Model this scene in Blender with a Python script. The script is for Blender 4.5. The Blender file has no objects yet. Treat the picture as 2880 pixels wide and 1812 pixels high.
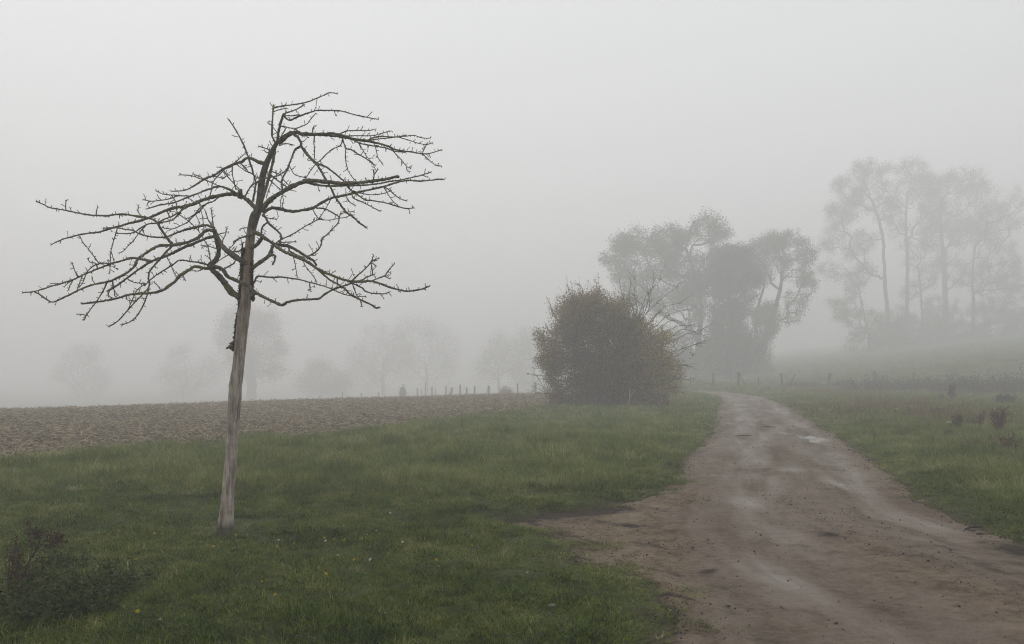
import bpy, math, random
import numpy as np

# ------------------------------------------------------------------ camera, world, sun, exposure
S = bpy.context.scene
COL = S.collection
F, H, PX, PY = 2600.0, 1.7, 1440.0, 1040.0        # focal length in photo pixels, eye height, vanishing point
cam_d = bpy.data.cameras.new('camera')
cam_d.sensor_width = 36.0
cam_d.lens = F / 2880.0 * 36.0
cam_d.shift_y = (PY - 906.0) / 2880.0
cam_d.clip_end = 5000
cam = bpy.data.objects.new('camera', cam_d)
cam.location = (0, 0, H)
cam.rotation_euler = (math.radians(90), 0, 0)
COL.objects.link(cam)
S.camera = cam

SUN_EL, SUN_AZ = math.radians(40), math.radians(-30)   # behind thin fog, ahead and to the left
W = bpy.data.worlds.new('World')
S.world = W
W.use_nodes = True
wn, wl = W.node_tree.nodes, W.node_tree.links
wn.clear()
sky = wn.new('ShaderNodeTexSky')
sky.sky_type = 'NISHITA'
sky.sun_disc = False
sky.sun_elevation = SUN_EL
sky.sun_rotation = SUN_AZ
sky.dust_density = 4.0
hs = wn.new('ShaderNodeHueSaturation'); hs.inputs['Saturation'].default_value = 0.12
mx = wn.new('ShaderNodeMix'); mx.data_type = 'RGBA'; mx.inputs[0].default_value = 0.94
mx.inputs[7].default_value = (7.7, 7.8, 7.95, 1)          # the even overcast layer above the fog
bg = wn.new('ShaderNodeBackground'); bg.inputs['Strength'].default_value = 0.117
wo = wn.new('ShaderNodeOutputWorld')
wl.new(sky.outputs[0], hs.inputs['Color']); wl.new(hs.outputs[0], mx.inputs[6])
wl.new(mx.outputs[2], bg.inputs['Color']); wl.new(bg.outputs[0], wo.inputs['Surface'])

sun_d = bpy.data.lights.new('sun', 'SUN')
sun_d.energy = 1.0
sun_d.angle = math.radians(60)
sun_d.color = (1.0, 0.96, 0.9)
sun = bpy.data.objects.new('sun', sun_d)
sun.rotation_euler = (math.pi / 2 - SUN_EL, 0, math.pi - SUN_AZ)
sun.location = (-20, 30, 60)
COL.objects.link(sun)

S.render.engine = 'CYCLES'
S.view_settings.view_transform = 'Standard'
S.view_settings.look = 'None'
S.view_settings.exposure = 0.0
S.view_settings.gamma = 1.0
S.view_settings.use_curve_mapping = False
cy = S.cycles
cy.max_bounces = 6; cy.diffuse_bounces = 2; cy.glossy_bounces = 2; cy.transmission_bounces = 2
cy.volume_bounces = 6; cy.transparent_max_bounces = 4
cy.sample_clamp_indirect = 4.0
cy.use_denoising = True; cy.denoising_prefilter = 'NONE'
cy.use_adaptive_sampling = True; cy.adaptive_threshold = 0.012; cy.filter_width = 1.1

# ------------------------------------------------------------------ helpers
rng = np.random.default_rng(7)
random.seed(7)

def at(px, py, y):
    """photo pixel at depth y -> world point"""
    return np.array([(px - PX) / F * y, y, (PY - py) / F * y + H])

def sm(a, b, x):
    t = np.clip((x - a) / (b - a), 0, 1)
    return t * t * (3 - 2 * t)

def _h(i, j, s):
    n = (i * 374761393 + j * 668265263 + s * 974634777) & 0xffffffff
    n = ((n ^ (n >> 13)) * 1274126177) & 0xffffffff
    return ((n ^ (n >> 16)) & 0xffff) / 65535.0

def vn(x, y, s=0):
    """value noise 0..1"""
    x = np.asarray(x, float); y = np.asarray(y, float)
    i = np.floor(x).astype(np.int64); j = np.floor(y).astype(np.int64)
    u = x - i; v = y - j
    u = u * u * (3 - 2 * u); v = v * v * (3 - 2 * v)
    a = _h(i, j, s); b = _h(i + 1, j, s); c = _h(i, j + 1, s); d = _h(i + 1, j + 1, s)
    return (a * (1 - u) + b * u) * (1 - v) + (c * (1 - u) + d * u) * v

def fbm(x, y, s=0, o=3):
    r = 0; a = 0.5; t = 0
    for k in range(o):
        r = r + a * vn(np.asarray(x) * 2 ** k, np.asarray(y) * 2 ** k, s + k); t += a; a *= 0.5
    return r / t

def mesh(name, verts, faces, mat=None, parent=None, smooth=False, attrs=None, link=True):
    """faces: list of index arrays (each (n,k) with one k)"""
    if not isinstance(faces, (list, tuple)):
        faces = [faces]
    faces = [np.asarray(f, np.int32) for f in faces if len(f)]
    me = bpy.data.meshes.new(name)
    verts = np.asarray(verts, np.float32)
    me.vertices.add(len(verts)); me.vertices.foreach_set('co', verts.ravel())
    nl = sum(f.size for f in faces); nf = sum(len(f) for f in faces)
    me.loops.add(nl); me.polygons.add(nf)
    me.loops.foreach_set('vertex_index', np.concatenate([f.ravel() for f in faces]))
    tot = np.concatenate([np.full(len(f), f.shape[1], np.int32) for f in faces])
    st = np.zeros(nf, np.int32); st[1:] = np.cumsum(tot)[:-1]
    me.polygons.foreach_set('loop_start', st)
    me.update(calc_edges=True); me.validate()
    if smooth:
        me.polygons.foreach_set('use_smooth', np.ones(len(me.polygons), bool))
    for k, v in (attrs or {}).items():
        a = me.attributes.new(k, 'FLOAT', 'POINT'); a.data.foreach_set('value', np.asarray(v, np.float32))
    if mat: me.materials.append(mat)
    o = bpy.data.objects.new(name, me)
    if link: COL.objects.link(o)
    if parent: o.parent = parent
    return o

def tag(o, label=None, cat=None, group=None, kind=None):
    for k, v in (('label', label), ('category', cat), ('group', group), ('kind', kind)):
        if v: o[k] = v
    return o

def empty(name, loc, label=None, cat=None, group=None):
    e = bpy.data.objects.new(name, None)
    e.empty_display_size = 0.2
    e.location = tuple(float(v) for v in loc)
    COL.objects.link(e)
    return tag(e, label, cat, group)

class MB:
    """collects tubes and quads into one mesh; coordinates are world, written relative to an origin"""
    def __init__(s): s.v = []; s.q = []; s.t = []; s.a = []; s.n = 0
    def add(s, v, q=None, t=None, a=0.5):
        v = np.asarray(v, float)
        s.v.append(v)
        if q is not None and len(q): s.q.append(np.asarray(q) + s.n)
        if t is not None and len(t): s.t.append(np.asarray(t) + s.n)
        s.a.append(np.full(len(v), a) if np.isscalar(a) else np.asarray(a, float))
        s.n += len(v)
    def tube(s, pts, rad, k=6, a=0.5, rough=0.0, seed=0, cap=True):
        P = np.asarray(pts, float); R = np.asarray(rad, float); n = len(P)
        T = np.gradient(P, axis=0); T /= np.linalg.norm(T, axis=1)[:, None] + 1e-12
        up = np.array([0.31, 0.83, 0.2]) if abs(T[0][2]) > 0.6 else np.array([0.1, 0.2, 1.0])
        N = np.zeros_like(P); v = np.cross(T[0], up); v /= np.linalg.norm(v); N[0] = v
        for i in range(1, n):
            v = N[i - 1] - T[i] * np.dot(N[i - 1], T[i]); N[i] = v / (np.linalg.norm(v) + 1e-12)
        B = np.cross(T, N)
        th = np.arange(k) * 2 * math.pi / k
        rr = R[:, None] * np.ones(k)
        if rough: rr = rr * (1 + rough * (np.random.default_rng(seed + n).random((n, k)) - 0.5) * 2)
        V = P[:, None] + rr[:, :, None] * (np.cos(th)[None, :, None] * N[:, None] + np.sin(th)[None, :, None] * B[:, None])
        i = np.arange(n - 1)[:, None] * k; j = np.arange(k)[None]
        j2 = (j + 1) % k
        Q = np.stack([i + j, i + j2, i + k + j2, i + k + j], -1).reshape(-1, 4)
        V = V.reshape(-1, 3); T3 = None
        if cap:
            V = np.vstack([V, P[-1] + T[-1] * R[-1] * 0.6]); e = len(V) - 1; b = (n - 1) * k
            T3 = np.array([[b + c, b + (c + 1) % k, e] for c in range(k)])
        s.add(V, Q, T3, a)
    def build(s, name, mat, parent=None, origin=(0, 0, 0), smooth=True, link=True):
        v = np.vstack(s.v) - np.asarray(origin, float)
        f = []
        if s.q: f.append(np.vstack(s.q))
        if s.t: f.append(np.vstack(s.t))
        return mesh(name, v, f, mat, parent, smooth, {'rnd': np.concatenate(s.a)}, link)

def leaves(mb, C, size, aspect=0.6, a=None, flat=0.0, r=rng):
    """folded rhombic leaves at centres C"""
    C = np.asarray(C, float); n = len(C)
    if not n: return
    d = r.normal(size=(n, 3)); d[:, 2] *= (1 - flat); d /= np.linalg.norm(d, axis=1)[:, None]
    e = r.normal(size=(n, 3)); e[:, 2] *= (1 - flat); e -= d * np.sum(d * e, 1)[:, None]; e /= np.linalg.norm(e, axis=1)[:, None] + 1e-9
    nn = np.cross(d, e)
    sz = (np.asarray(size) * (0.6 + 0.8 * r.random(n)))[:, None]
    V = np.stack([C - d * sz * .5, C + e * sz * aspect * .5 + nn * sz * .12, C + d * sz * .5, C - e * sz * aspect * .5 + nn * sz * .12], 1).reshape(-1, 3)
    q = np.arange(4 * n).reshape(n, 4)
    if a is None: a = r.random(n)
    mb.add(V, None, np.vstack([q[:, [0, 1, 2]], q[:, [0, 2, 3]]]), np.repeat(a, 4))

def smooth_line(P, step):
    """Catmull-Rom through P, resampled at about `step`"""
    P = np.asarray(P, float)
    if len(P) < 3:
        n = max(2, int(np.linalg.norm(P[-1] - P[0]) / step) + 1)
        return P[0] + (P[-1] - P[0]) * np.linspace(0, 1, n)[:, None]
    Q = np.vstack([2 * P[0] - P[1], P, 2 * P[-1] - P[-2]])
    out = []
    for i in range(1, len(Q) - 2):
        p0, p1, p2, p3 = Q[i - 1:i + 3]
        m = max(1, int(np.linalg.norm(p2 - p1) / step))
        t = (np.arange(m) / m)[:, None]
        out.append(0.5 * (2 * p1 + (p2 - p0) * t + (2 * p0 - 5 * p1 + 4 * p2 - p3) * t ** 2 + (3 * p1 - p0 - 3 * p2 + p3) * t ** 3))
    out.append(P[-1:])
    return np.vstack(out)

# ------------------------------------------------------------------ materials
def mat(name):
    m = bpy.data.materials.new(name); m.use_nodes = True
    nt = m.node_tree; nt.nodes.clear()
    out = nt.nodes.new('ShaderNodeOutputMaterial')
    return m, nt, out

class NT:
    def __init__(s, name):
        s.m, s.nt, s.out = mat(name)
    def n(s, t, **k):
        o = s.nt.nodes.new('ShaderNode' + t)
        for a, b in k.items(): setattr(o, a, b)
        return o
    def l(s, a, b): s.nt.links.new(a, b)
    def setin(s, sock, v):
        if hasattr(v, 'is_linked') or isinstance(v, bpy.types.NodeSocket): s.l(v, sock)
        else: sock.default_value = v
    def attr(s, name): return s.n('Attribute', attribute_name=name).outputs['Fac']
    def pos(s, scale=(1, 1, 1), obj=False):
        src = s.n('TexCoord').outputs['Object'] if obj else s.n('NewGeometry').outputs['Position']
        mp = s.n('Mapping'); s.l(src, mp.inputs[0]); mp.inputs['Scale'].default_value = scale
        return mp.outputs[0]
    def noise(s, vec, scale, detail=3, rough=0.55, dist=0.0):
        o = s.n('TexNoise'); s.l(vec, o.inputs['Vector'])
        o.inputs['Scale'].default_value = scale; o.inputs['Detail'].default_value = detail
        o.inputs['Roughness'].default_value = rough; o.inputs['Distortion'].default_value = dist
        return o.outputs['Fac']
    def ramp(s, fac, stops, interp='LINEAR'):
        o = s.n('ValToRGB'); s.l(fac, o.inputs[0]); cr = o.color_ramp; cr.interpolation = interp
        while len(cr.elements) < len(stops): cr.elements.new(0.5)
        for e, (p, c) in zip(cr.elements, stops):
            e.position = p; e.color = (c, c, c, 1) if np.isscalar(c) else (*c, 1)
        return o.outputs[0]
    def mix(s, f, a, b):
        o = s.n('Mix', data_type='RGBA')
        s.setin(o.inputs[0], f)
        for sock, v in ((o.inputs[6], a), (o.inputs[7], b)):
            s.setin(sock, (*v, 1) if isinstance(v, tuple) and len(v) == 3 else v)
        return o.outputs[2]
    def math(s, op, a, b=0.0, clamp=False):
        o = s.n('Math', operation=op, use_clamp=clamp); s.setin(o.inputs[0], a); s.setin(o.inputs[1], b)
        return o.outputs[0]
    def bump(s, h, strength=0.5, dist=0.02):
        o = s.n('Bump'); s.l(h, o.inputs['Height']); o.inputs['Strength'].default_value = strength
        o.inputs['Distance'].default_value = dist
        return o.outputs[0]
    def surf(s, color, rough=0.8, spec=0.3, normal=None, trans=0.0):
        p = s.n('BsdfPrincipled')
        s.setin(p.inputs['Base Color'], (*color, 1) if isinstance(color, tuple) else color)
        s.setin(p.inputs['Roughness'], rough); s.setin(p.inputs['Specular IOR Level'], spec)
        if normal is not None: s.l(normal, p.inputs['Normal'])
        o = p.outputs[0]
        if trans:
            t = s.n('BsdfTranslucent'); s.setin(t.inputs['Color'], (*color, 1) if isinstance(color, tuple) else color)
            mxs = s.n('MixShader'); mxs.inputs[0].default_value = trans
            s.l(o, mxs.inputs[1]); s.l(t.outputs[0], mxs.inputs[2]); o = mxs.outputs[0]
        s.l(o, s.out.inputs['Surface'])
        return s.m

def leafmat(name, cols, trans=0.3, rough=0.6, spec=0.25, patch=0.35, scale=1.2):
    """leaf or blade colour from the per-leaf value plus slow patches in space"""
    t = NT(name)
    f = t.math('ADD', t.math('MULTIPLY', t.attr('rnd'), 1 - patch), t.math('MULTIPLY', t.noise(t.pos(), scale, 3), patch))
    n = len(cols)
    col = t.ramp(f, [((i + .5) / n, c) for i, c in enumerate(cols)])
    return t.surf(col, rough, spec, None, trans)

def grass(name, stops, s1, s2):
    t = NT(name)
    tuft = t.n('ObjectInfo').outputs['Random']
    g = t.noise(t.pos(), s1, 4, .6); g2 = t.noise(t.pos(), s2, 3)
    f = t.math('ADD', t.math('MULTIPLY', t.attr('rnd'), .42), t.math('ADD', t.math('MULTIPLY', g, .85), t.math('ADD', t.math('MULTIPLY', g2, .80), t.math('MULTIPLY', tuft, .42))))
    f = t.math('SUBTRACT', f, .74, True)
    return t.surf(t.ramp(f, stops), .6, .14, None, .3)
M_LAWN = grass('grass_lawn', [(.20, (.014, .027, .002)), (.36, (.042, .076, .005)), (.52, (.088, .134, .011)), (.68, (.145, .178, .027)), (.84, (.22, .22, .062)), (.97, (.40, .36, .17))], .8, 5.0)
M_MEAD = grass('grass_meadow', [(.20, (.030, .058, .005)), (.36, (.078, .126, .013)), (.52, (.138, .188, .028)), (.68, (.22, .235, .060)), (.84, (.33, .31, .12)), (.97, (.54, .49, .28))], .5, 3.6)
M_TUSS = grass('grass_tussock', [(.2, (.05, .085, .016)), (.45, (.13, .17, .05)), (.7, (.26, .27, .12)), (.95, (.46, .42, .24))], .6, 2.0)

t = NT('dry_weed')
f = t.math('ADD', t.math('MULTIPLY', t.attr('rnd'), .6), t.math('MULTIPLY', t.noise(t.pos(), .8, 3), .4))
M_DRY = t.surf(t.ramp(f, [(.2, (.060, .030, .014)), (.5, (.150, .082, .036)), (.75, (.235, .140, .062)), (.95, (.36, .26, .14))]), .7, .15, None, .2)

# soil under the grass
t = NT('turf_soil')
p = t.pos()
b = t.noise(p, 9, 5, .65)
col = t.ramp(t.math('ADD', t.math('MULTIPLY', t.noise(p, .8, 4), .5), t.math('MULTIPLY', b, .5)), [(.36, (.016, .022, .005)), (.5, (.034, .046, .009)), (.66, (.062, .068, .018))])
col = t.mix(t.attr('bare'), col, t.ramp(b, [(.3, (.035, .026, .018)), (.7, (.085, .062, .040))]))
M_SOIL = t.surf(col, .9, .15, t.bump(b, .7, .04))

# dirt track: compacted wet gravel, sandy shoulder, dark mud
t = NT('dirt_track')
p = t.pos()
n1 = t.noise(p, 13, 7, .72); cx_ = t.n('CombineXYZ'); sp_ = t.n('SeparateXYZ'); t.l(p, sp_.inputs[0]); t.l(t.attr('lat'), cx_.inputs[0]); t.l(t.math('MULTIPLY', sp_.outputs[1], .16), cx_.inputs[1])
n2 = t.noise(cx_.outputs[0], 1.9, 5, .6, .35); n3 = t.noise(p, 60, 3, .7); n4 = t.noise(p, 3.2, 5, .65, .5)
wide = t.noise(t.pos((.16, 1, 1)), 3.2, 5, .65, .5)          # cross-wise washes of fines
grit = t.noise(p, 190, 2, .8)
f = t.math('ADD', t.math('MULTIPLY', n1, .34), t.math('ADD', t.math('MULTIPLY', n2, .38), t.math('ADD', t.math('MULTIPLY', wide, .14), t.math('MULTIPLY', n4, .14))))
base = t.ramp(f, [(.37, (.062, .043, .029)), (.45, (.122, .092, .067)), (.51, (.168, .134, .105)), (.58, (.205, .168, .137)), (.66, (.235, .188, .142))])
sf = t.math('ADD', t.math('MULTIPLY', n1, .45), t.math('ADD', t.math('MULTIPLY', n2, .2), t.math('MULTIPLY', n4, .35)))
sand = t.ramp(sf, [(.38, (.046, .031, .019)), (.46, (.108, .078, .050)), (.52, (.172, .130, .088)), (.60, (.235, .184, .128)), (.68, (.28, .225, .16))])
mud = t.ramp(n1, [(.38, (.010, .007, .005)), (.5, (.026, .018, .013)), (.65, (.058, .042, .030))])
col = t.mix(t.math('MULTIPLY', t.attr('sand'), t.math('ADD', .5, n4), True), base, sand)
mm = t.math('MULTIPLY', t.math('SUBTRACT', t.math('ADD', t.attr('mud'), t.math('MULTIPLY', t.math('SUBTRACT', n4, .5), 1.6)), .22), 3.0, True)
mm = t.math('MULTIPLY', mm, t.math('MULTIPLY', t.attr('mud'), 3.0, True))
col = t.mix(mm, col, mud)
specks = t.math('MULTIPLY', t.math('SUBTRACT', n3, .585), 14, True)
col = t.mix(t.math('MULTIPLY', specks, .6), col, (.024, .016, .011))
pale = t.math('MULTIPLY', t.math('SUBTRACT', grit, .62), 12, True)
col = t.mix(t.math('MULTIPLY', pale, .35), col, (.30, .26, .21))
wet = t.math('MULTIPLY', t.math('SUBTRACT', t.math('ADD', t.attr('wet'), t.math('MULTIPLY', t.math('SUBTRACT', n2, .5), 1.0)), .15), 1.7, True)
wet = t.math('MULTIPLY', wet, t.math('ADD', .6, t.math('MULTIPLY', wide, .8)), True)
col = t.mix(t.math('MULTIPLY', wet, .35), col, (.075, .062, .055))
rg = t.ramp(wet, [(0, .85), (.4, .62), (.75, .42), (1, .24)])
rg = t.math('ADD', rg, t.math('MULTIPLY', t.math('SUBTRACT', n1, .5), .5), True)
hgt = t.math('ADD', t.math('MULTIPLY', n1, 1.0), t.math('ADD', t.math('MULTIPLY', n3, .5), t.math('MULTIPLY', grit, .25)))
dry = t.math('SUBTRACT', 1.05, wet, True)
bmp = t.n('Bump'); bmp.inputs['Distance'].default_value = .03
t.l(hgt, bmp.inputs['Height']); t.l(t.math('MULTIPLY', dry, .8), bmp.inputs['Strength'])
M_ROAD = t.surf(col, rg, t.math('ADD', .1, t.math('MULTIPLY', wet, .45)), bmp.outputs[0])

t = NT('tilled_soil')
p = t.pos()
a1 = t.noise(p, 7, 6, .7); a2 = t.noise(p, .5, 3)
col = t.ramp(t.math('ADD', t.math('MULTIPLY', a1, .7), t.math('MULTIPLY', a2, .3)), [(.36, (.040, .026, .016)), (.5, (.095, .066, .042)), (.64, (.18, .132, .085))])
M_FIELD = t.surf(col, .95, .1, t.bump(a1, .9, .08))
M_CLOD = leafmat('clods', [(.038, .024, .015), (.078, .052, .033), (.125, .088, .057), (.19, .142, .096)], 0, .95, .1, .5, .9)
M_STRAW = leafmat('straw', [(.13, .09, .05), (.24, .175, .10), (.36, .28, .17), (.50, .42, .28)], .15, .7, .2, .2)
M_PEB = leafmat('pebbles', [(.03, .022, .016), (.05, .038, .028), (.085, .065, .048), (.19, .16, .13)], 0, .8, .3, .1)

# bare dead wood of the trunk
t = NT('weathered_wood')
o = t.pos((1, 1, .12), True); oo = t.pos((1, 1, 1), True)
s1 = t.noise(o, 30, 5, .65, .4); s2 = t.noise(o, 110, 3, .6); s3 = t.noise(oo, 3.2, 4, .6)
col = t.ramp(t.math('ADD', t.math('MULTIPLY', s1, .6), t.math('ADD', t.math('MULTIPLY', s3, .30), t.math('MULTIPLY', t.noise(t.pos((1, 1, .5), True), 14, 4, .65), .15))), [(.37, (.085, .060, .046)), (.46, (.22, .178, .145)), (.56, (.42, .37, .32)), (.70, (.64, .60, .54))])
col = t.mix(t.ramp(s2, [(.3, .45), (.5, 0)]), col, (.10, .075, .06))
hz = t.n('SeparateXYZ'); t.l(t.n('TexCoord').outputs['Object'], hz.inputs[0])
red = t.math('MULTIPLY', t.ramp(t.math('MULTIPLY', hz.outputs[2], .25), [(.34, 0), (.66, .7)]), t.ramp(s3, [(.3, .35), (.6, 1)]))
col = t.mix(red, col, t.mix(s1, (.11, .066, .045), (.30, .20, .145)))
bark = t.math('ADD', t.math('MULTIPLY', hz.outputs[2], .25), t.math('MULTIPLY', t.math('SUBTRACT', t.noise(t.pos((1, 1, .35), True), 9, 4, .65), .5), .55))
barkm = t.ramp(bark, [(.73, 0), (.80, 1)])
bc = t.ramp(t.noise(t.pos((1, 1, .5), True), 45, 4, .7), [(.34, (.030, .024, .017)), (.5, (.080, .068, .050)), (.66, (.165, .145, .11))])
col = t.mix(barkm, col, bc)
root = t.ramp(hz.outputs[2], [(.07, .9), (.15, 0)])
col = t.mix(root, col, (.035, .03, .02))
crack = t.ramp(t.noise(t.pos((1, 1, .05), True), 38, 2, .5), [(.30, 1), (.345, 0)])
col = t.mix(t.math('MULTIPLY', crack, .8), col, (.03, .022, .017))
M_WOOD = t.surf(col, .8, .25, t.bump(t.math('ADD', t.math('SUBTRACT', s1, crack), t.math('MULTIPLY', s2, .4)), .8, .012))

t = NT('branch_bark')
o = t.pos((1, 1, 1), True)
b1 = t.noise(o, 38, 4, .7); b2 = t.noise(o, 5, 3, .6); b3 = t.noise(o, 16, 3)
col = t.ramp(b1, [(.34, (.036, .030, .022)), (.5, (.098, .086, .066)), (.66, (.21, .19, .155))])
col = t.mix(t.ramp(t.math('ADD', t.math('MULTIPLY', b2, .6), t.math('MULTIPLY', b3, .4)), [(.48, 0), (.58, .7)]), col, t.mix(b1, (.07, .072, .018), (.22, .21, .075)))
M_BARK = t.surf(col, .9, .15, t.bump(b1, .7, .008))
t = NT('old_bark')
b1 = t.noise(t.pos(obj=True), 55, 5, .7)
M_OLDBARK = t.surf(t.ramp(b1, [(.3, (.018, .013, .010)), (.55, (.050, .037, .028)), (.75, (.095, .072, .055))]), .95, .1, t.bump(b1, .9, .015))
t = NT('inner_bark')
b1 = t.noise(t.pos(obj=True), 45, 4, .7)
M_INBARK = t.surf(t.ramp(b1, [(.3, (.045, .026, .017)), (.6, (.13, .078, .05))]), .9, .1, t.bump(b1, .8, .01))
M_FARBARK = leafmat('far_bark', [(.022, .02, .016), (.04, .036, .03), (.06, .054, .045)], 0, .9, .1, .5, .6)
t = NT('fence_wood')
b1 = t.noise(t.pos((1, 1, .2)), 18, 4, .7)
M_POST = t.surf(t.ramp(b1, [(.3, (.035, .03, .025)), (.6, (.085, .074, .062))]), .9, .15, t.bump(b1, .6, .02))
M_WIRE = NT('galvanised_wire').surf((.10, .09, .085), .6, .4)

t = NT('puddle_water')
wv = t.noise(t.pos(), 9, 2)
M_WATER = t.surf((.07, .056, .044), .16, .4, t.bump(wv, .12, .02))

# ------------------------------------------------------------------ lie of the land
def terrain(x, y):
    x = np.asarray(x, float); y = np.asarray(y, float)
    tt = y - (63.5 + 1.03 * np.clip(x, -60, 60))
    slope = 0.030 + 0.022 * sm(4, -26, x)
    drop = slope * (np.sqrt(tt * tt + 25) + tt) / 2
    drop = 7.0 * np.tanh(drop / 7.0) * (1 - sm(3, 15, x))
    u = x - 29
    hill = .115 * (np.sqrt(u * u + 60) + u) / 2 * sm(62, 96, y)
    hill = 24 * np.tanh(hill / 24)
    und = .10 * (fbm(x * .11, y * .11, 3) - .5) + .05 * (fbm(x * .45, y * .45, 9) - .5)
    return hill - drop + und * sm(2, 9, y)

def ipl(pairs):
    a = np.array(pairs, float)
    return lambda v: np.interp(v, a[:, 0], a[:, 1])

# road edges as functions of depth: outer (with sandy shoulder and bay) and graded surface
_xl = ipl([(-60, -1.5), (0, .2), (5, .85), (5.96, .87), (6.8, .96), (7.37, .9), (7.9, .67), (8.84, .5), (9.55, .38), (9.75, .1), (9.95, -.2), (10.2, -.12), (10.5, .12), (10.8, .38), (11.1, .72), (11.4, 1.3), (12.7, 1.98), (16.7, 3.02), (24.6, 5.28), (41, 9.1), (52.6, 12.0), (61.4, 13.45), (68, 13.6), (70.2, 12.6), (71.6, 9), (73, 5.6), (77, 4.8), (120, 9)])
_gl = ipl([(-60, 0), (5, 1.3), (6, 1.4), (7.4, 1.55), (10, 2.15), (12.7, 2.6), (16.7, 3.25), (24.6, 5.4), (41, 9.2), (52.6, 12.05), (61.4, 13.5), (68, 13.65), (70.2, 12.6), (71.6, 9), (73, 5.6), (77, 4.8), (120, 9)])
_xr = ipl([(-60, 9), (0, 7), (6.5, 5.8), (7.6, 5.25), (8.8, 4.95), (10, 4.95), (11.9, 5.25), (16.7, 6.6), (24.6, 8.55), (40.9, 12.35), (56.7, 15.6), (64, 16.15), (70, 16.15), (72, 15.9), (75, 14.9), (76, 13.6), (77.5, 8.6), (120, 12.8)])
def edge_noise(y, s): return (fbm(y * 1.3, y * 0 + s, s, 4) - .5) * .34 + (vn(y * 6, y * 0, s + 5) - .5) * .07
def xl(y): return _xl(y) + edge_noise(y, 21) + (fbm(np.asarray(y) * 2.4, np.asarray(y) * 0, 23, 3) - .5) * .55 * sm(6.6, 7.6, y) * sm(11.6, 10.6, y)
def xr(y): return _xr(y) + edge_noise(y, 43) * .8
def road_d(x, y):
    """metres outside the track (negative inside)"""
    return np.maximum(xl(y) - x, x - xr(y))

# near edge of the tilled field: depth as a function of x
_fe = ipl([(-80, -6), (-25, 4), (-14, 11.5), (-8.9, 16.2), (-7.6, 18.6), (-6.6, 20.3), (-5.4, 20.9), (-4.5, 21.2), (-3.6, 24.6), (-2.66, 28.3), (-1, 33.6), (.8, 38.8), (1.7, 43), (3, 52), (5, 68), (8, 90), (9, 160)])
TREE_Y = 9.28
TREE_X = (635 - PX) / F * TREE_Y
def field_d(x, y):
    """positive inside the field (about metres)"""
    n = (fbm(x * .5, y * .3, 61, 3) - .5) * 2.2 + (vn(x * 2.1, y * 1.2, 77) - .5) * 1.1
    e = (np.asarray(y) - _fe(x)) * .55 + n
    return np.where(np.asarray(x) < 9, e, -9.0)

def ground_z(x, y):
    d = road_d(x, y)
    lift = np.where(d > 0, .055 * sm(0, .35, d), -.06 * sm(0, .12, -d))
    return terrain(x, y) + lift - .10 * sm(.3, 1.2, field_d(x, y))

def lines(lo, hi, dense_lo, dense_hi, step, g=1.08):
    a = list(np.arange(dense_lo, dense_hi, step)); s = step; v = a[-1]
    while v < hi: s *= g; v += s; a.append(min(v, hi))
    s = step; v = a[0]; b = []
    while v > lo: s *= g; v -= s; b.append(max(v, lo))
    return np.array(b[::-1] + a)

def grid(xs, ys):
    X, Y = np.meshgrid(xs, ys); nx, ny = len(xs), len(ys)
    i = (np.arange(ny - 1)[:, None] * nx + np.arange(nx - 1)[None]).ravel()
    return X.ravel(), Y.ravel(), np.stack([i, i + 1, i + nx + 1, i + nx], 1)

EX = 560.0
gx, gy, gq = grid(lines(-EX, EX, -8, 9.5, .11, 1.07), lines(-200, 640, 5, 15, .1, 1.045))
gz = ground_z(gx, gy) + .03 * (vn(gx * 3, gy * 3, 5) - .5)
rd = road_d(gx, gy)
bare = np.maximum(sm(.28, .02, rd + (vn(gx * 3, gy * 3, 11) - .5) * .3), sm(.24, .12, np.hypot(gx - TREE_X, gy - TREE_Y)))
ground = mesh('ground', np.stack([gx, gy, gz], 1), gq, M_SOIL, smooth=True, attrs={'bare': bare})
tag(ground, 'dark turf soil sheet running under grass, field and track', 'ground', kind='structure')

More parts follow.
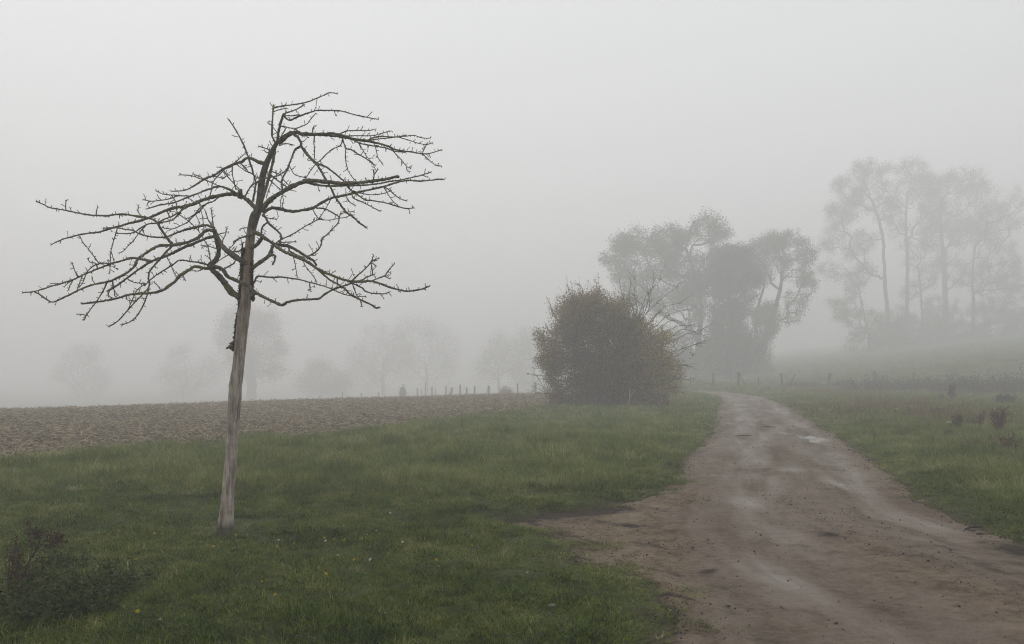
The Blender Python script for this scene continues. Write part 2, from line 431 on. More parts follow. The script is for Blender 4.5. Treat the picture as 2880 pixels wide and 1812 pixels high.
# ------------------------------------------------------------------ dirt track
def road_fields(x, y):
    gl = _gl(y) + (fbm(y * .9, y * 0, 31) - .5) * .5
    mid = (np.clip(_gl(y), -99, 99) + _xr(y)) / 2
    lat = x - mid                                                        # metres from the track's middle
    ind = np.minimum(x - xl(y), xr(y) - x)                               # metres inside the edge
    sand = sm(.12, -.45, x - gl + (vn(x * 2.2, y * 1.3, 91) - .5) * .5)
    sand = np.maximum(sand, .75 * sm(.55, .05, xr(y) - x + (vn(x * 2, y * 1.5, 92) - .5) * .4))
    sand = np.maximum(sand, .8 * np.exp(-((lat + .15 + (y - 8) * .03) / .38) ** 2) * sm(10.5, 8.2, y))
    track = np.exp(-((np.abs(lat) - .85) / .33) ** 2)
    mud = .85 * np.exp(-((y - 10.42 - .55 * x) / .36) ** 2) * sm(-.5, .0, x) * sm(1.9, 1.0, x)
    su, sv = -.62 * x + .78 * y, .78 * x + .62 * y                       # ruts running from the bay to the track
    streak = vn(sv * 8, su * 1.3, 97) * .6 + vn(sv * 19, su * 2.6, 98) * .4
    mud = np.maximum(mud, .44 * sm(.50, .78, streak) * sm(.15, .6, sand) * sm(13.5, 11.5, y) * sm(.3, -.2, x - gl))
    bend = x - (3.1 + .055 * np.maximum(0, 11 - y) ** 2)                  # dark muddy wheel tracks swinging right
    for off, wd_, am in ((-.55, .2, .34), (.0, .26, .36), (.75, .14, .32)):
        mud = np.maximum(mud, am * np.exp(-((bend - off + (vn(y * 1.5, x * 0, 99) - .5) * .2) / wd_) ** 2) * sm(11.5, 9.2, y) * (.35 + .9 * vn(x * 2.5, y * 2.5, 100)))
    mud = np.maximum(mud, .70 * np.exp(-(((x - 4.75) / .42) ** 2 + ((y - 8.5) / .55) ** 2)))
    mud = np.maximum(mud, .45 * sm(.35, .0, ind + (vn(x * 2.5, y * 2, 93) - .5) * .3) * sm(14, 9, y))
    mud = np.maximum(mud, .5 * np.exp(-((x - (1.55 + .05 * (y - 7)) + (vn(y * 3, x, 95) - .5) * .5) / .16) ** 2) * sm(9.8, 8.8, y) * vn(x * 3, y * 3.5, 96))
    mud = np.maximum(mud, .34 * np.exp(-((lat - .35 - .25 * (9 - y)) / .25) ** 2) * sm(10.2, 8.5, y))
    wet = .30 * np.exp(-((lat - .95) / .36) ** 2) + .26 * np.exp(-((lat + .65) / .45) ** 2)
    wet = wet * (.35 + .9 * fbm(x * .9, y * .55, 101)) + .16 * sm(9, 20, y) * (1 - sand)
    for (cx, cy_, sx, sy, a) in ((7.45, 22.6, .36, 1.5, .8), (7.15, 24.2, .18, .9, .5), (4.75, 13.3, .28, 1.3, .5), (5.4, 14.1, .26, .5, .45), (4.15, 10.4, .3, .9, .34), (4.45, 7.5, .5, .22, .6), (13.6, 52, .5, 3.5, .45), (10.2, 38, .5, 3, .35), (3.3, 14.6, .7, .5, .35), (2.15, 7.5, .45, 1.1, .46), (3.3, 7.0, .45, .7, .38), (2.7, 9.4, .5, .9, .42), (3.0, 11.8, .5, 1.0, .40), (4.1, 9.0, .3, .8, .30), (4.6, 15.2, .8, .4, .4)):
        wet = np.maximum(wet, a * np.exp(-(((x - cx) / sx) ** 2 + ((y - cy_) / sy) ** 2)))
    wet *= 1 - .85 * np.clip(sand + mud, 0, 1)
    z = terrain(x, y) + .004 + .035 * (1 - np.clip(np.abs(lat) / 1.8, 0, 1) ** 2) - .028 * track
    z += .020 * (fbm(x * 1.7, y * 1.7, 111) - .5) + .016 * (fbm(x * 7, y * 7, 112, 2) - .5) * (.35 + sand + mud)
    ring = np.hypot(x - .9, (y - 12.2) * 1.0)                             # curved tyre treads pressed into the sandy bay
    tread = np.where((np.abs(ring - 2.75) < .11) | (np.abs(ring - 3.2) < .11), np.sin(np.arctan2(y - 12.2, x - .9) * 75), 0)
    z += .010 * tread * sm(.2, .7, sand) * sm(11.2, 9.8, y) - .018 * sm(.2, 1, sand) * (np.exp(-((ring - 2.75) / .1) ** 2) + np.exp(-((ring - 3.2) / .1) ** 2)) * sm(11.4, 10, y)
    line = x - (1.28 + .09 * (y - 6))
    z += (.008 * np.sin(y * 70 + line * 14) - .012) * np.exp(-(line / .1) ** 2) * sm(8.5, 7.6, y)
    for (k, s) in ((.0, 1), (.32, -1)):                                   # wheel tracks swinging out to the right
        lt = x - (3.25 + k + .16 * (9.6 - y) ** 2 * .35)
        z += (.006 * np.sin(y * 60 + s * lt * 20) - .010) * np.exp(-(lt / .09) ** 2) * sm(10.4, 9.2, y)
    z -= .05 * sm(.10, 0, ind)
    latb = lat - .05 * np.maximum(0, 11.5 - y) ** 2 * sm(-1.2, 1.0, lat)
    return z, sand, mud, wet, latb
ys = lines(-40, 118, 5, 14, .04, 1.012)
NU = 110
U = np.linspace(0, 1, NU)
L, R = xl(ys), xr(ys)
RX = L[:, None] + (R - L)[:, None] * U[None]; RY = np.repeat(ys[:, None], NU, 1)
x, y = RX.ravel(), RY.ravel()
z, sand, mud, wet, latb = road_fields(x, y)
i = (np.arange(len(ys) - 1)[:, None] * NU + np.arange(NU - 1)[None]).ravel()
road = mesh('road', np.stack([x, y, z], 1), np.stack([i, i + 1, i + NU + 1, i + NU], 1), M_ROAD, smooth=True, attrs={'sand': sand, 'mud': mud, 'wet': wet, 'lat': latb})
tag(road, 'wet brown dirt track curving away from the lower right', 'road', kind='structure')

for (cx, cy_, sx, sy, an, q_, lb_) in ((7.45, 22.6, .30, 1.5, -.28, .30, 'long bright puddle at the right side of the track'), (13.7, 52, .4, 2.6, -.3, .3, 'small distant puddle before the bend of the track')):
    a_ = np.linspace(0, 6.283, 40, endpoint=False); rr_ = 1 + .28 * (vn(np.cos(a_) * 2 + 5, np.sin(a_) * 2 + 5, 121) - .5) * 2
    ex, ey = np.cos(a_) * sx * rr_, np.sin(a_) * sy * rr_
    wx, wy = cx + ex * math.cos(an) - ey * math.sin(an), cy_ + ex * math.sin(an) + ey * math.cos(an)
    gx_, gy_ = np.concatenate([cx + (wx - cx) * s_ for s_ in (.2, .5, .8)]), np.concatenate([cy_ + (wy - cy_) * s_ for s_ in (.2, .5, .8)])
    rz_ = road_fields(gx_, gy_)[0]
    pl = np.polyfit(gy_, rz_, 1)                                          # follow the fall of the track lengthwise
    lift = np.quantile(rz_ - np.polyval(pl, gy_), q_)
    V_ = np.stack([np.append(wx, cx), np.append(wy, cy_), np.polyval(pl, np.append(wy, cy_)) + lift], 1)
    tag(mesh('puddle', V_, np.array([(k_, (k_ + 1) % 40, 40) for k_ in range(40)]), M_WATER), lb_, 'puddle', kind='structure')

# ------------------------------------------------------------------ tilled field
fx, fy, fq = grid(lines(-150, 9, -14, 4, .13, 1.05), lines(-6, 190, 15, 34, .13, 1.03))
fd = field_d(fx, fy)
fz = terrain(fx, fy) - .09 + .10 * sm(-.1, .8, fd) + .085 * (fbm(fx * 2.2, fy * 2.2, 131, 3) - .45) + .05 * (vn(fx * 6, fy * 6, 133) - .5)
keep = (fd > -.15)
fq = fq[keep[fq].all(1)]
used = np.unique(fq); remap = np.full(len(fx), -1); remap[used] = np.arange(len(used))
field = mesh('ploughed_field', np.stack([fx, fy, fz], 1)[used], remap[fq], M_FIELD, smooth=True)
tag(field, 'brown tilled field with stubble reaching to the foggy crest', 'field', kind='structure')

# ------------------------------------------------------------------ scattered ground cover (geometry-node scatter, one object each)
def scatter(name, variants, P, idx, rot, scale, label, cat):
    coll = bpy.data.collections.new(name + '_pieces')
    for v in variants: coll.objects.link(v)
    me = bpy.data.meshes.new(name)
    me.vertices.add(len(P)); me.vertices.foreach_set('co', np.asarray(P, np.float32).ravel())
    a = me.attributes.new('idx', 'INT', 'POINT'); a.data.foreach_set('value', np.asarray(idx, np.int32))
    a = me.attributes.new('rot', 'FLOAT_VECTOR', 'POINT'); a.data.foreach_set('vector', np.asarray(rot, np.float32).ravel())
    a = me.attributes.new('scl', 'FLOAT_VECTOR', 'POINT'); a.data.foreach_set('vector', np.asarray(scale, np.float32).ravel())
    o = bpy.data.objects.new(name, me); COL.objects.link(o)
    ng = bpy.data.node_groups.new(name + '_scatter', 'GeometryNodeTree')
    ng.interface.new_socket('Geometry', in_out='INPUT', socket_type='NodeSocketGeometry')
    ng.interface.new_socket('Geometry', in_out='OUTPUT', socket_type='NodeSocketGeometry')
    N = ng.nodes; Lk = ng.links
    gi = N.new('NodeGroupInput'); go = N.new('NodeGroupOutput')
    ci = N.new('GeometryNodeCollectionInfo'); ci.inputs['Collection'].default_value = coll
    ci.inputs['Separate Children'].default_value = True; ci.inputs['Reset Children'].default_value = True
    ip = N.new('GeometryNodeInstanceOnPoints'); ip.inputs['Pick Instance'].default_value = True
    def named(n, t):
        q = N.new('GeometryNodeInputNamedAttribute'); q.data_type = t; q.inputs['Name'].default_value = n
        return q.outputs['Attribute']
    Lk.new(gi.outputs[0], ip.inputs['Points']); Lk.new(ci.outputs[0], ip.inputs['Instance'])
    Lk.new(named('idx', 'INT'), ip.inputs['Instance Index'])
    Lk.new(named('rot', 'FLOAT_VECTOR'), ip.inputs['Rotation'])
    Lk.new(named('scl', 'FLOAT_VECTOR'), ip.inputs['Scale'])
    Lk.new(ip.outputs[0], go.inputs[0])
    md = o.modifiers.new('scatter', 'NODES'); md.node_group = ng
    return tag(o, label, cat, kind='stuff')

def clump(name, n, rad, hgt, wid, m, lean=.5, seg=3, seed=0, spread=1.0):
    r = np.random.default_rng(seed); mb = MB()
    ang = r.random(n) * 2 * math.pi; rr = rad * np.sqrt(r.random(n))
    base = np.stack([rr * np.cos(ang), rr * np.sin(ang), np.full(n, -.01)], 1)
    a2 = ang + r.normal(0, 1.0, n)
    d = np.stack([np.cos(a2), np.sin(a2), np.zeros(n)], 1)
    side = np.stack([-np.sin(a2 + r.normal(0, .6, n)), np.cos(a2), np.zeros(n)], 1)
    h = hgt * (.45 + .75 * r.random(n)); ln = lean * h * (.2 + 1.2 * r.random(n)) * spread
    w = wid * (.6 + .7 * r.random(n))
    V = []; k = seg + 1
    for j in range(k):
        tt = j / seg
        c = base + d * (ln * tt ** 1.8)[:, None] + np.array([0, 0, 1.0]) * (h * (tt - .22 * lean * tt ** 2.5))[:, None]
        ww = w * (1 - tt ** 1.6) * .5 + .0002
        V += [c - side * ww[:, None], c + side * ww[:, None]]
    V = np.stack(V, 1).reshape(-1, 3)
    b = np.arange(n)[:, None] * (2 * k)
    q = np.concatenate([b + np.array([2 * j, 2 * j + 1, 2 * j + 3, 2 * j + 2]) for j in range(seg)], 0)
    mb.add(V, q, None, np.repeat(r.random(n), 2 * k))
    return mb.build(name, m, smooth=False, link=False)

def pts_in(n, y0, y1, margin=1.12, extra=1.2, power=1.0, seed=1):
    """n points in the ground in view between two depths (a little wider than the frame)"""
    r = np.random.default_rng(seed)
    y = (y0 ** (1 + power) + (y1 ** (1 + power) - y0 ** (1 + power)) * r.random(n)) ** (1 / (1 + power))
    half = 1440 / F * y * margin + extra
    return (r.random(n) * 2 - 1) * half, y

def cover(x, y):
    """1 where turf grows"""
    d = road_d(x, y) + (vn(x * 4, y * 4, 171) - .5) * .16
    f = field_d(x, y) + (vn(x * 3, y * 3, 173) - .5) * 1.1
    foot = np.hypot(x - TREE_X, y - TREE_Y) + (vn(x * 12, y * 12, 175) - .5) * .08
    return (d > .02) & (f < .25) & (foot > .13) & (vn(x * 1.3, y * 1.9, 176) * .6 + vn(x * 5, y * 6, 177) * .4 > .22)

def rot_scale(n, r, lo, hi, tilt=.12):
    rot = np.stack([r.normal(0, tilt, n), r.normal(0, tilt, n), r.random(n) * 6.283], 1)
    return rot, (lo + (hi - lo) * r.random(n))

def tallness(x, y):
    """rough height of the sward in metres"""
    d = road_d(x, y)
    left = x < (_xl(y) + _xr(y)) / 2
    lawn_edge = 11.9 + (fbm(x * .6, y * .1, 181) - .5) * 1.6 + .25 * np.maximum(0, x - .5)
    h = np.where(left, .052 + .13 * sm(0, 1.3, y - lawn_edge), .07 + .13 * sm(.4, 1.7, d))
    h = h * (1 - .45 * sm(20, 34, y) * left)
    h = h * (.45 + .55 * sm(.1, 1.0, d))
    return h * (.72 + .62 * fbm(x * 1.1, y * .8, 183))

def brownness(x, y):
    """how withered the meadow right of the track is"""
    b = sm(.5, .75, fbm(x * .3, y * .2, 201)) * sm(2, 5, road_d(x, y)) * sm(15, 22, y) * .45
    b = b + (.95 * np.exp(-(((x - 14.8) / 3.0) ** 2 + ((y - 27.5) / 5) ** 2)) + .45 * np.exp(-(((x - 15.5) / 4.0) ** 2 + ((y - 37) / 5) ** 2))) * sm(.2, .6, vn(x * .8, y * .5, 203)) + .7 * np.exp(-(((x - 9.6) / 1.0) ** 2 + ((y - 17.3) / 1.6) ** 2))
    return np.where(x > _xr(y), np.clip(b, 0, 1), 0)

# lawn and short turf
VL = [clump('lawn_tuft', 46, .085, .052, .0036, M_LAWN, .75, 2, 300 + k) for k in range(5)]
VM = [clump('meadow_tuft', 40, .13, .20, .0065, M_MEAD, .9, 3, 320 + k) for k in range(5)]
VF = [clump('far_tuft', 34, .26, .20, .016, M_MEAD, .9, 2, 340 + k) for k in range(4)]
r = np.random.default_rng(11)
x, y = pts_in(46000, 4.6, 14.5, 1.1, .8, 1.0, 12)
ok = cover(x, y) & (tallness(x, y) < .125); x, y = x[ok], y[ok]
# sparse turf creeping into the sandy bay
x2, y2 = pts_in(30000, 6, 14, 1, .5, 1.0, 13)
d2 = road_d(x2, y2)
ok = (d2 < .02) & (d2 > -1.1) & (vn(x2 * 2.2, y2 * 3.4, 191) * .75 + vn(x2 * 7, y2 * 9, 192) * .25 > .58 + .30 * sm(0, 1.1, -d2)) & (x2 < _gl(y2) + .1); x2, y2 = x2[ok], y2[ok]
x, y = np.concatenate([x, x2]), np.concatenate([y, y2])
rot, sc = rot_scale(len(x), r, .6, 1.5, .2)
sc = sc * (.45 + 1.1 * fbm(x * 2.6, y * 2.6, 193))
hz_ = np.clip(tallness(x, y) / .052, .5, 2.6) * (.58 + .42 * sm(.06, .12, tallness(x, y))) * (.55 + 1.1 * vn(x * 3.6, y * 3.6, 195) ** 1.5)
scatter('lawn_grass', VL, np.stack([x, y, np.maximum(ground_z(x, y), np.where(road_d(x, y) < 0, terrain(x, y) - .005, -99))], 1), r.integers(0, 5, len(x)), rot, np.stack([sc * 1.15, sc * 1.15, sc * hz_], 1), 'short green lawn grass around the bare tree', 'grass')

x, y = pts_in(52000, 7.5, 30, 1.1, 1.0, .75, 14)
ok = cover(x, y) & ((tallness(x, y) > .07) | (y > 13.6)) & (r.random(len(x)) > .75 * brownness(x, y)); x, y = x[ok], y[ok]
rot, sc = rot_scale(len(x), r, .75, 1.25)
hz_ = np.clip(tallness(x, y) / .155, .4, 1.5)
tuft = vn(x * 1.9, y * 1.9, 197) ** 3
lushx = sc * (.8 + .5 * tuft)
P1 = (np.stack([x, y, ground_z(x, y)], 1), r.integers(0, 5, len(x)), rot, np.stack([lushx, lushx, sc * hz_ * (.7 + .9 * tuft)], 1))
x, y = pts_in(46000, 28, 96, 1.08, 2.0, .55, 15)
ok = cover(x, y) & (r.random(len(x)) > .7 * brownness(x, y)); x, y = x[ok], y[ok]
rot, sc = rot_scale(len(x), r, .8, 1.3)
hz_ = np.clip(tallness(x, y) / .155, .4, 1.5)
P2 = (np.stack([x, y, ground_z(x, y)], 1), 5 + r.integers(0, 4, len(x)), rot, np.stack([sc, sc, sc * hz_], 1))
# hillside pasture beyond the fence
x, y = pts_in(26000, 90, 210, 1.05, 4, .4, 16)
ok = cover(x, y) & (x > 4); x, y = x[ok], y[ok]
rot, sc = rot_scale(len(x), r, 2.0, 3.2)
P3 = (np.stack([x, y, ground_z(x, y)], 1), 5 + r.integers(0, 4, len(x)), rot, np.stack([sc, sc, sc * .55], 1))
PP = [np.concatenate(a) for a in zip(P1, P2, P3)]
for k, v in enumerate(VM): v.name = 'a_meadow_tuft%d' % k       # instances are picked in name order
for k, v in enumerate(VF): v.name = 'b_far_tuft%d' % k
scatter('meadow_grass', VM + VF, *PP, 'longer rough grass of the verge and meadow', 'grass')

# tussocks of long arching blades in the rough strip behind the lawn
VT = [clump('tussock', 60, .12, .27, .0075, M_TUSS, 1.5, 4, 380 + k) for k in range(5)]
x, y = pts_in(5200, 10.8, 34, 1.1, 1, .8, 23)
ok = cover(x, y) & (tallness(x, y) > .10) & (r.random(len(x)) < .15 + .85 * sm(.45, .7, vn(x * .8, y * .7, 205)) * sm(20, 13.5, y)); x, y = x[ok], y[ok]
rot, sc = rot_scale(len(x), r, .45, 1.1, .15)
sc = sc * (.75 + .3 * sm(.5, 2, road_d(x, y)))
fa = r.random(26) * 6.283; fr = .14 + .10 * r.random(26)
x = np.append(x, TREE_X + np.cos(fa) * fr); y = np.append(y, TREE_Y + np.sin(fa) * fr)
rot = np.vstack([rot, np.stack([r.normal(0, .2, 26), r.normal(0, .2, 26), fa], 1)]); sc = np.append(sc, .22 + .22 * r.random(26))
scatter('tussock_grass', VT, np.stack([x, y, ground_z(x, y)], 1), r.integers(0, 5, len(x)), rot, np.stack([sc, sc, sc], 1), 'pale arching tussock grass in the rough strip behind the lawn', 'grass')

# long pale bents and dry stalks standing in the meadow
VD = [clump('dry_tuft', 16, .10, .34, .005, M_DRY, .7, 3, 360 + k) for k in range(4)]
x, y = pts_in(60000, 9, 70, 1.1, 1, .7, 17)
brown = brownness(x, y) + np.where(x > _xr(y), .012, .006 * sm(12, 13.5, y))
ok = cover(x, y) & (r.random(len(x)) < brown); x, y = x[ok], y[ok]
rot, sc = rot_scale(len(x), r, .7, 1.5, .2)
far = 1 + 1.1 * sm(18, 50, y)
scatter('dry_grass', VD, np.stack([x, y, ground_z(x, y)], 1), r.integers(0, 4, len(x)), rot, np.stack([sc * far, sc * far, sc], 1), 'withered brown grass stalks among the meadow right of the track', 'grass')

# clods and straw on the field
def lump(name, m, seed, flat=.6, rough=.35):
    r_ = np.random.default_rng(seed)
    phi = (1 + 5 ** .5) / 2
    V = np.array([(-1, phi, 0), (1, phi, 0), (-1, -phi, 0), (1, -phi, 0), (0, -1, phi), (0, 1, phi), (0, -1, -phi), (0, 1, -phi), (phi, 0, -1), (phi, 0, 1), (-phi, 0, -1), (-phi, 0, 1)], float) / 1.9
    T = np.array([(0, 11, 5), (0, 5, 1), (0, 1, 7), (0, 7, 10), (0, 10, 11), (1, 5, 9), (5, 11, 4), (11, 10, 2), (10, 7, 6), (7, 1, 8), (3, 9, 4), (3, 4, 2), (3, 2, 6), (3, 6, 8), (3, 8, 9), (4, 9, 5), (2, 4, 11), (6, 2, 10), (8, 6, 7), (9, 8, 1)])
    V *= (1 + rough * (r_.random((12, 1)) - .5) * 2); V[:, 2] *= flat
    mb = MB(); mb.add(V * .5, None, T, r_.random()); return mb.build(name, m, smooth=False, link=False)
def straw_piece(name, seed):
    r_ = np.random.default_rng(seed); mb = MB()
    for k in range(3):
        a = r_.random() * 6.28; c = r_.normal(0, .05, 3); c[2] = .02 + .02 * k
        d = np.array([math.cos(a), math.sin(a), r_.normal(0, .25)]); ln = .05 + .09 * r_.random()
        mb.tube([c - d * ln, c + np.array([0, 0, .012]), c + d * ln], [.006, .007, .004], 4, r_.random())
    return mb.build(name, M_STRAW, smooth=False, link=False)
VC = [lump('a_clod%d' % k, M_CLOD, 400 + k) for k in range(6)] + [straw_piece('b_straw%d' % k, 420 + k) for k in range(5)]
x, y = pts_in(120000, 14, 64, 1.1, 1.5, .45, 18)
fd = field_d(x, y)
ok = (fd > -.25) & (x < 6); x, y, fd = x[ok], y[ok], fd[ok]
n = len(x)
kind = np.where(r.random(n) < .62, r.integers(0, 6, n), 6 + r.integers(0, 5, n))
rot, sc = rot_scale(n, r, .5, 1.5, .3)
big = np.where(kind < 6, .022 + .11 * r.random(n) ** 5, .85) * sc * (1 + .35 * sm(22, 50, y))
zz = terrain(x, y) - .09 + .10 * sm(-.1, .8, fd) + .085 * (fbm(x * 2.2, y * 2.2, 131, 3) - .45) + .05 * (vn(x * 6, y * 6, 133) - .5) + .012
scatter('field_clods', VC, np.stack([x, y, zz], 1), kind, rot, np.stack([big, big, big], 1), 'loose clods and straw lying over the tilled field', 'clods')

# green flecks and a ragged weedy margin on the field
x, y = pts_in(34000, 15, 62, 1.1, 1, .4, 24)
fd = field_d(x, y)
ok = (fd > .05) & (x < 7) & (r.random(len(x)) < .06 + .95 * sm(3.6, .2, fd) * vn(x * .9, y * .5, 215) ** 1.3 + .5 * sm(24, 44, y)); x, y, fd = x[ok], y[ok], fd[ok]
rot, sc = rot_scale(len(x), r, .35, .8, .15)
VS = [clump('seedling', 22, .16, .16, .012, M_MEAD, 1.0, 2, 390 + k) for k in range(4)]
scatter('field_weeds', VS, np.stack([x, y, terrain(x, y) - .02], 1), r.integers(0, 4, len(x)), rot, np.stack([sc, sc, sc], 1), 'thin green seedlings and weeds sprouting on the tilled field', 'weeds')

# gravel, crumbs of earth and twigs on the track
VP = [lump('pebble%d' % k, M_PEB, 440 + k, .7) for k in range(6)]
x, y = pts_in(150000, 5, 30, 1.0, .5, .6, 19)
ind_ = -road_d(x, y)
lat_ = x - (_gl(y) + _xr(y)) / 2
p_ = .05 + .35 * np.exp(-((lat_ - .1 - .1 * (9 - y)) / .4) ** 2) * sm(14, 9, y) + .35 * sm(.5, .0, ind_) + .2 * sm(.4, -.3, x - _gl(y))
p_ = p_ * (.2 + 1.6 * vn(x * 1.7, y * 1.7, 211) ** 2)
ok = (ind_ > .03) & (r.random(len(x)) < p_ * 1.5); x, y = x[ok], y[ok]; ind_ = ind_[ok]
n = len(x); rot, sc = rot_scale(n, r, .005, .014, .4)
sc = sc * (1 + 1.6 * r.random(n) ** 6) * (1 + .5 * sm(10, 25, y)) * (1 + .8 * sm(.3, 0, ind_))
scatter('track_gravel', VP, np.stack([x, y, road_fields(x, y)[0] + .003], 1), r.integers(0, 6, n), rot, np.stack([sc, sc * .8, sc], 1), 'dark crumbs of earth and gravel strewn over the track', 'gravel')

# ------------------------------------------------------------------ the bare fruit tree
TY = TREE_Y
tree_base = np.array([(635 - PX) / F * TY, TY, float(ground_z((635 - PX) / F * TY, TY))])
fruit = empty('fruit_tree', tree_base, 'bare leaning fruit tree with pale barkless trunk and mossy branches on the lawn', 'tree')

# trunk: centre line and width read off at several heights
TR = [(634, 1516, 62), (634, 1504, 53), (634.5, 1488, 46), (637, 1445, 39), (640, 1404, 36), (646, 1337, 35), (652, 1247, 33), (657, 1180, 34), (662, 1093, 35), (670, 1034, 34), (674.5, 986, 33), (679, 939, 33), (684, 891, 34), (689, 856, 31), (691, 820, 28), (693, 790, 27), (697, 758, 26), (700, 718, 27), (705, 666, 25), (712, 626, 27), (720, 600, 28), (728, 588, 24), (731, 557, 19), (737, 504, 18), (748, 464, 17), (761, 435, 15.5), (774, 409, 14), (783, 397, 13)]
tp = np.array([at(a, b, TY + .02 * math.sin(b * .011)) for a, b, w in TR]); tr = np.array([w / 2 / F * TY for a, b, w in TR])
cl = smooth_line(np.hstack([tp, tr[:, None]]), .022)
P, Rr = cl[:, :3], cl[:, 3]
K = 60
th = np.arange(K) * 2 * math.pi / K
arc = np.concatenate([[0], np.cumsum(np.linalg.norm(np.diff(P, axis=0), axis=1))])
A, TH = np.meshgrid(arc, th, indexing='ij')
def ring_noise(a, t, fa, ft, s): return (vn(a * fa, (np.cos(t) + 1) * ft, s) + vn(a * fa, (np.sin(t) + 1) * ft, s + 1)) / 2 - .5
lump_ = .16 * ring_noise(A, TH, 5, 1.2, 501) + .14 * ring_noise(A, TH, 2.0, 3.5, 503) + .07 * ring_noise(A, TH, 22, 2.5, 505)
for (ka, kt, ks) in ((.30, 5.0, .16), (.42, 3.5, .14), (1.06, 5.7, .20), (1.20, 5.35, .20), (1.55, 3.5, .12), (1.62, 4.4, .10), (1.9, 5.3, .14), (2.3, 4.2, .10), (2.62, 4.65, .20), (.36, 4.3, .10), (.95, 3.4, .12), (.70, 5.5, .10), (2.1, 5.6, .10)):   # knots
    lump_ += ks * np.exp(-(((A - ka) / .018) ** 2 + ((np.angle(np.exp(1j * (TH - kt)))) / .22) ** 2))
pyA = PY - (np.repeat(P[:, 2][:, None], K, 1) - H) / TY * F
lump_ -= .22 * np.exp(-(np.angle(np.exp(1j * (TH - 4.62 - .0016 * (pyA - 950)))) / .045) ** 2) * sm(880, 905, pyA) * sm(1010, 985, pyA)      # drying crack
lump_ -= .10 * np.exp(-(np.angle(np.exp(1j * (TH - 5.15))) / .06) ** 2) * sm(1215, 1235, pyA) * sm(1290, 1270, pyA)
lump_ += .18 * np.exp(-A / .035) * (vn(TH * 2.2, A * 20, 509)) - .10 * np.exp(-((A - .085) / .012) ** 2)
RR = Rr[:, None] * (1 + lump_)
V = P[:, None] + RR[:, :, None] * np.stack([np.cos(TH), np.sin(TH), np.zeros_like(TH)], -1)
n = len(P)
i = np.arange(n - 1)[:, None] * K; j = np.arange(K)[None]; j2 = (j + 1) % K
Q = np.stack([i + j, i + j2, i + K + j2, i + K + j], -1).reshape(-1, 4)
trunk = mesh('trunk', V.reshape(-1, 3) - tree_base, Q, M_WOOD, fruit, True)
trunk['label'] = 'pale weathered trunk stripped of bark'

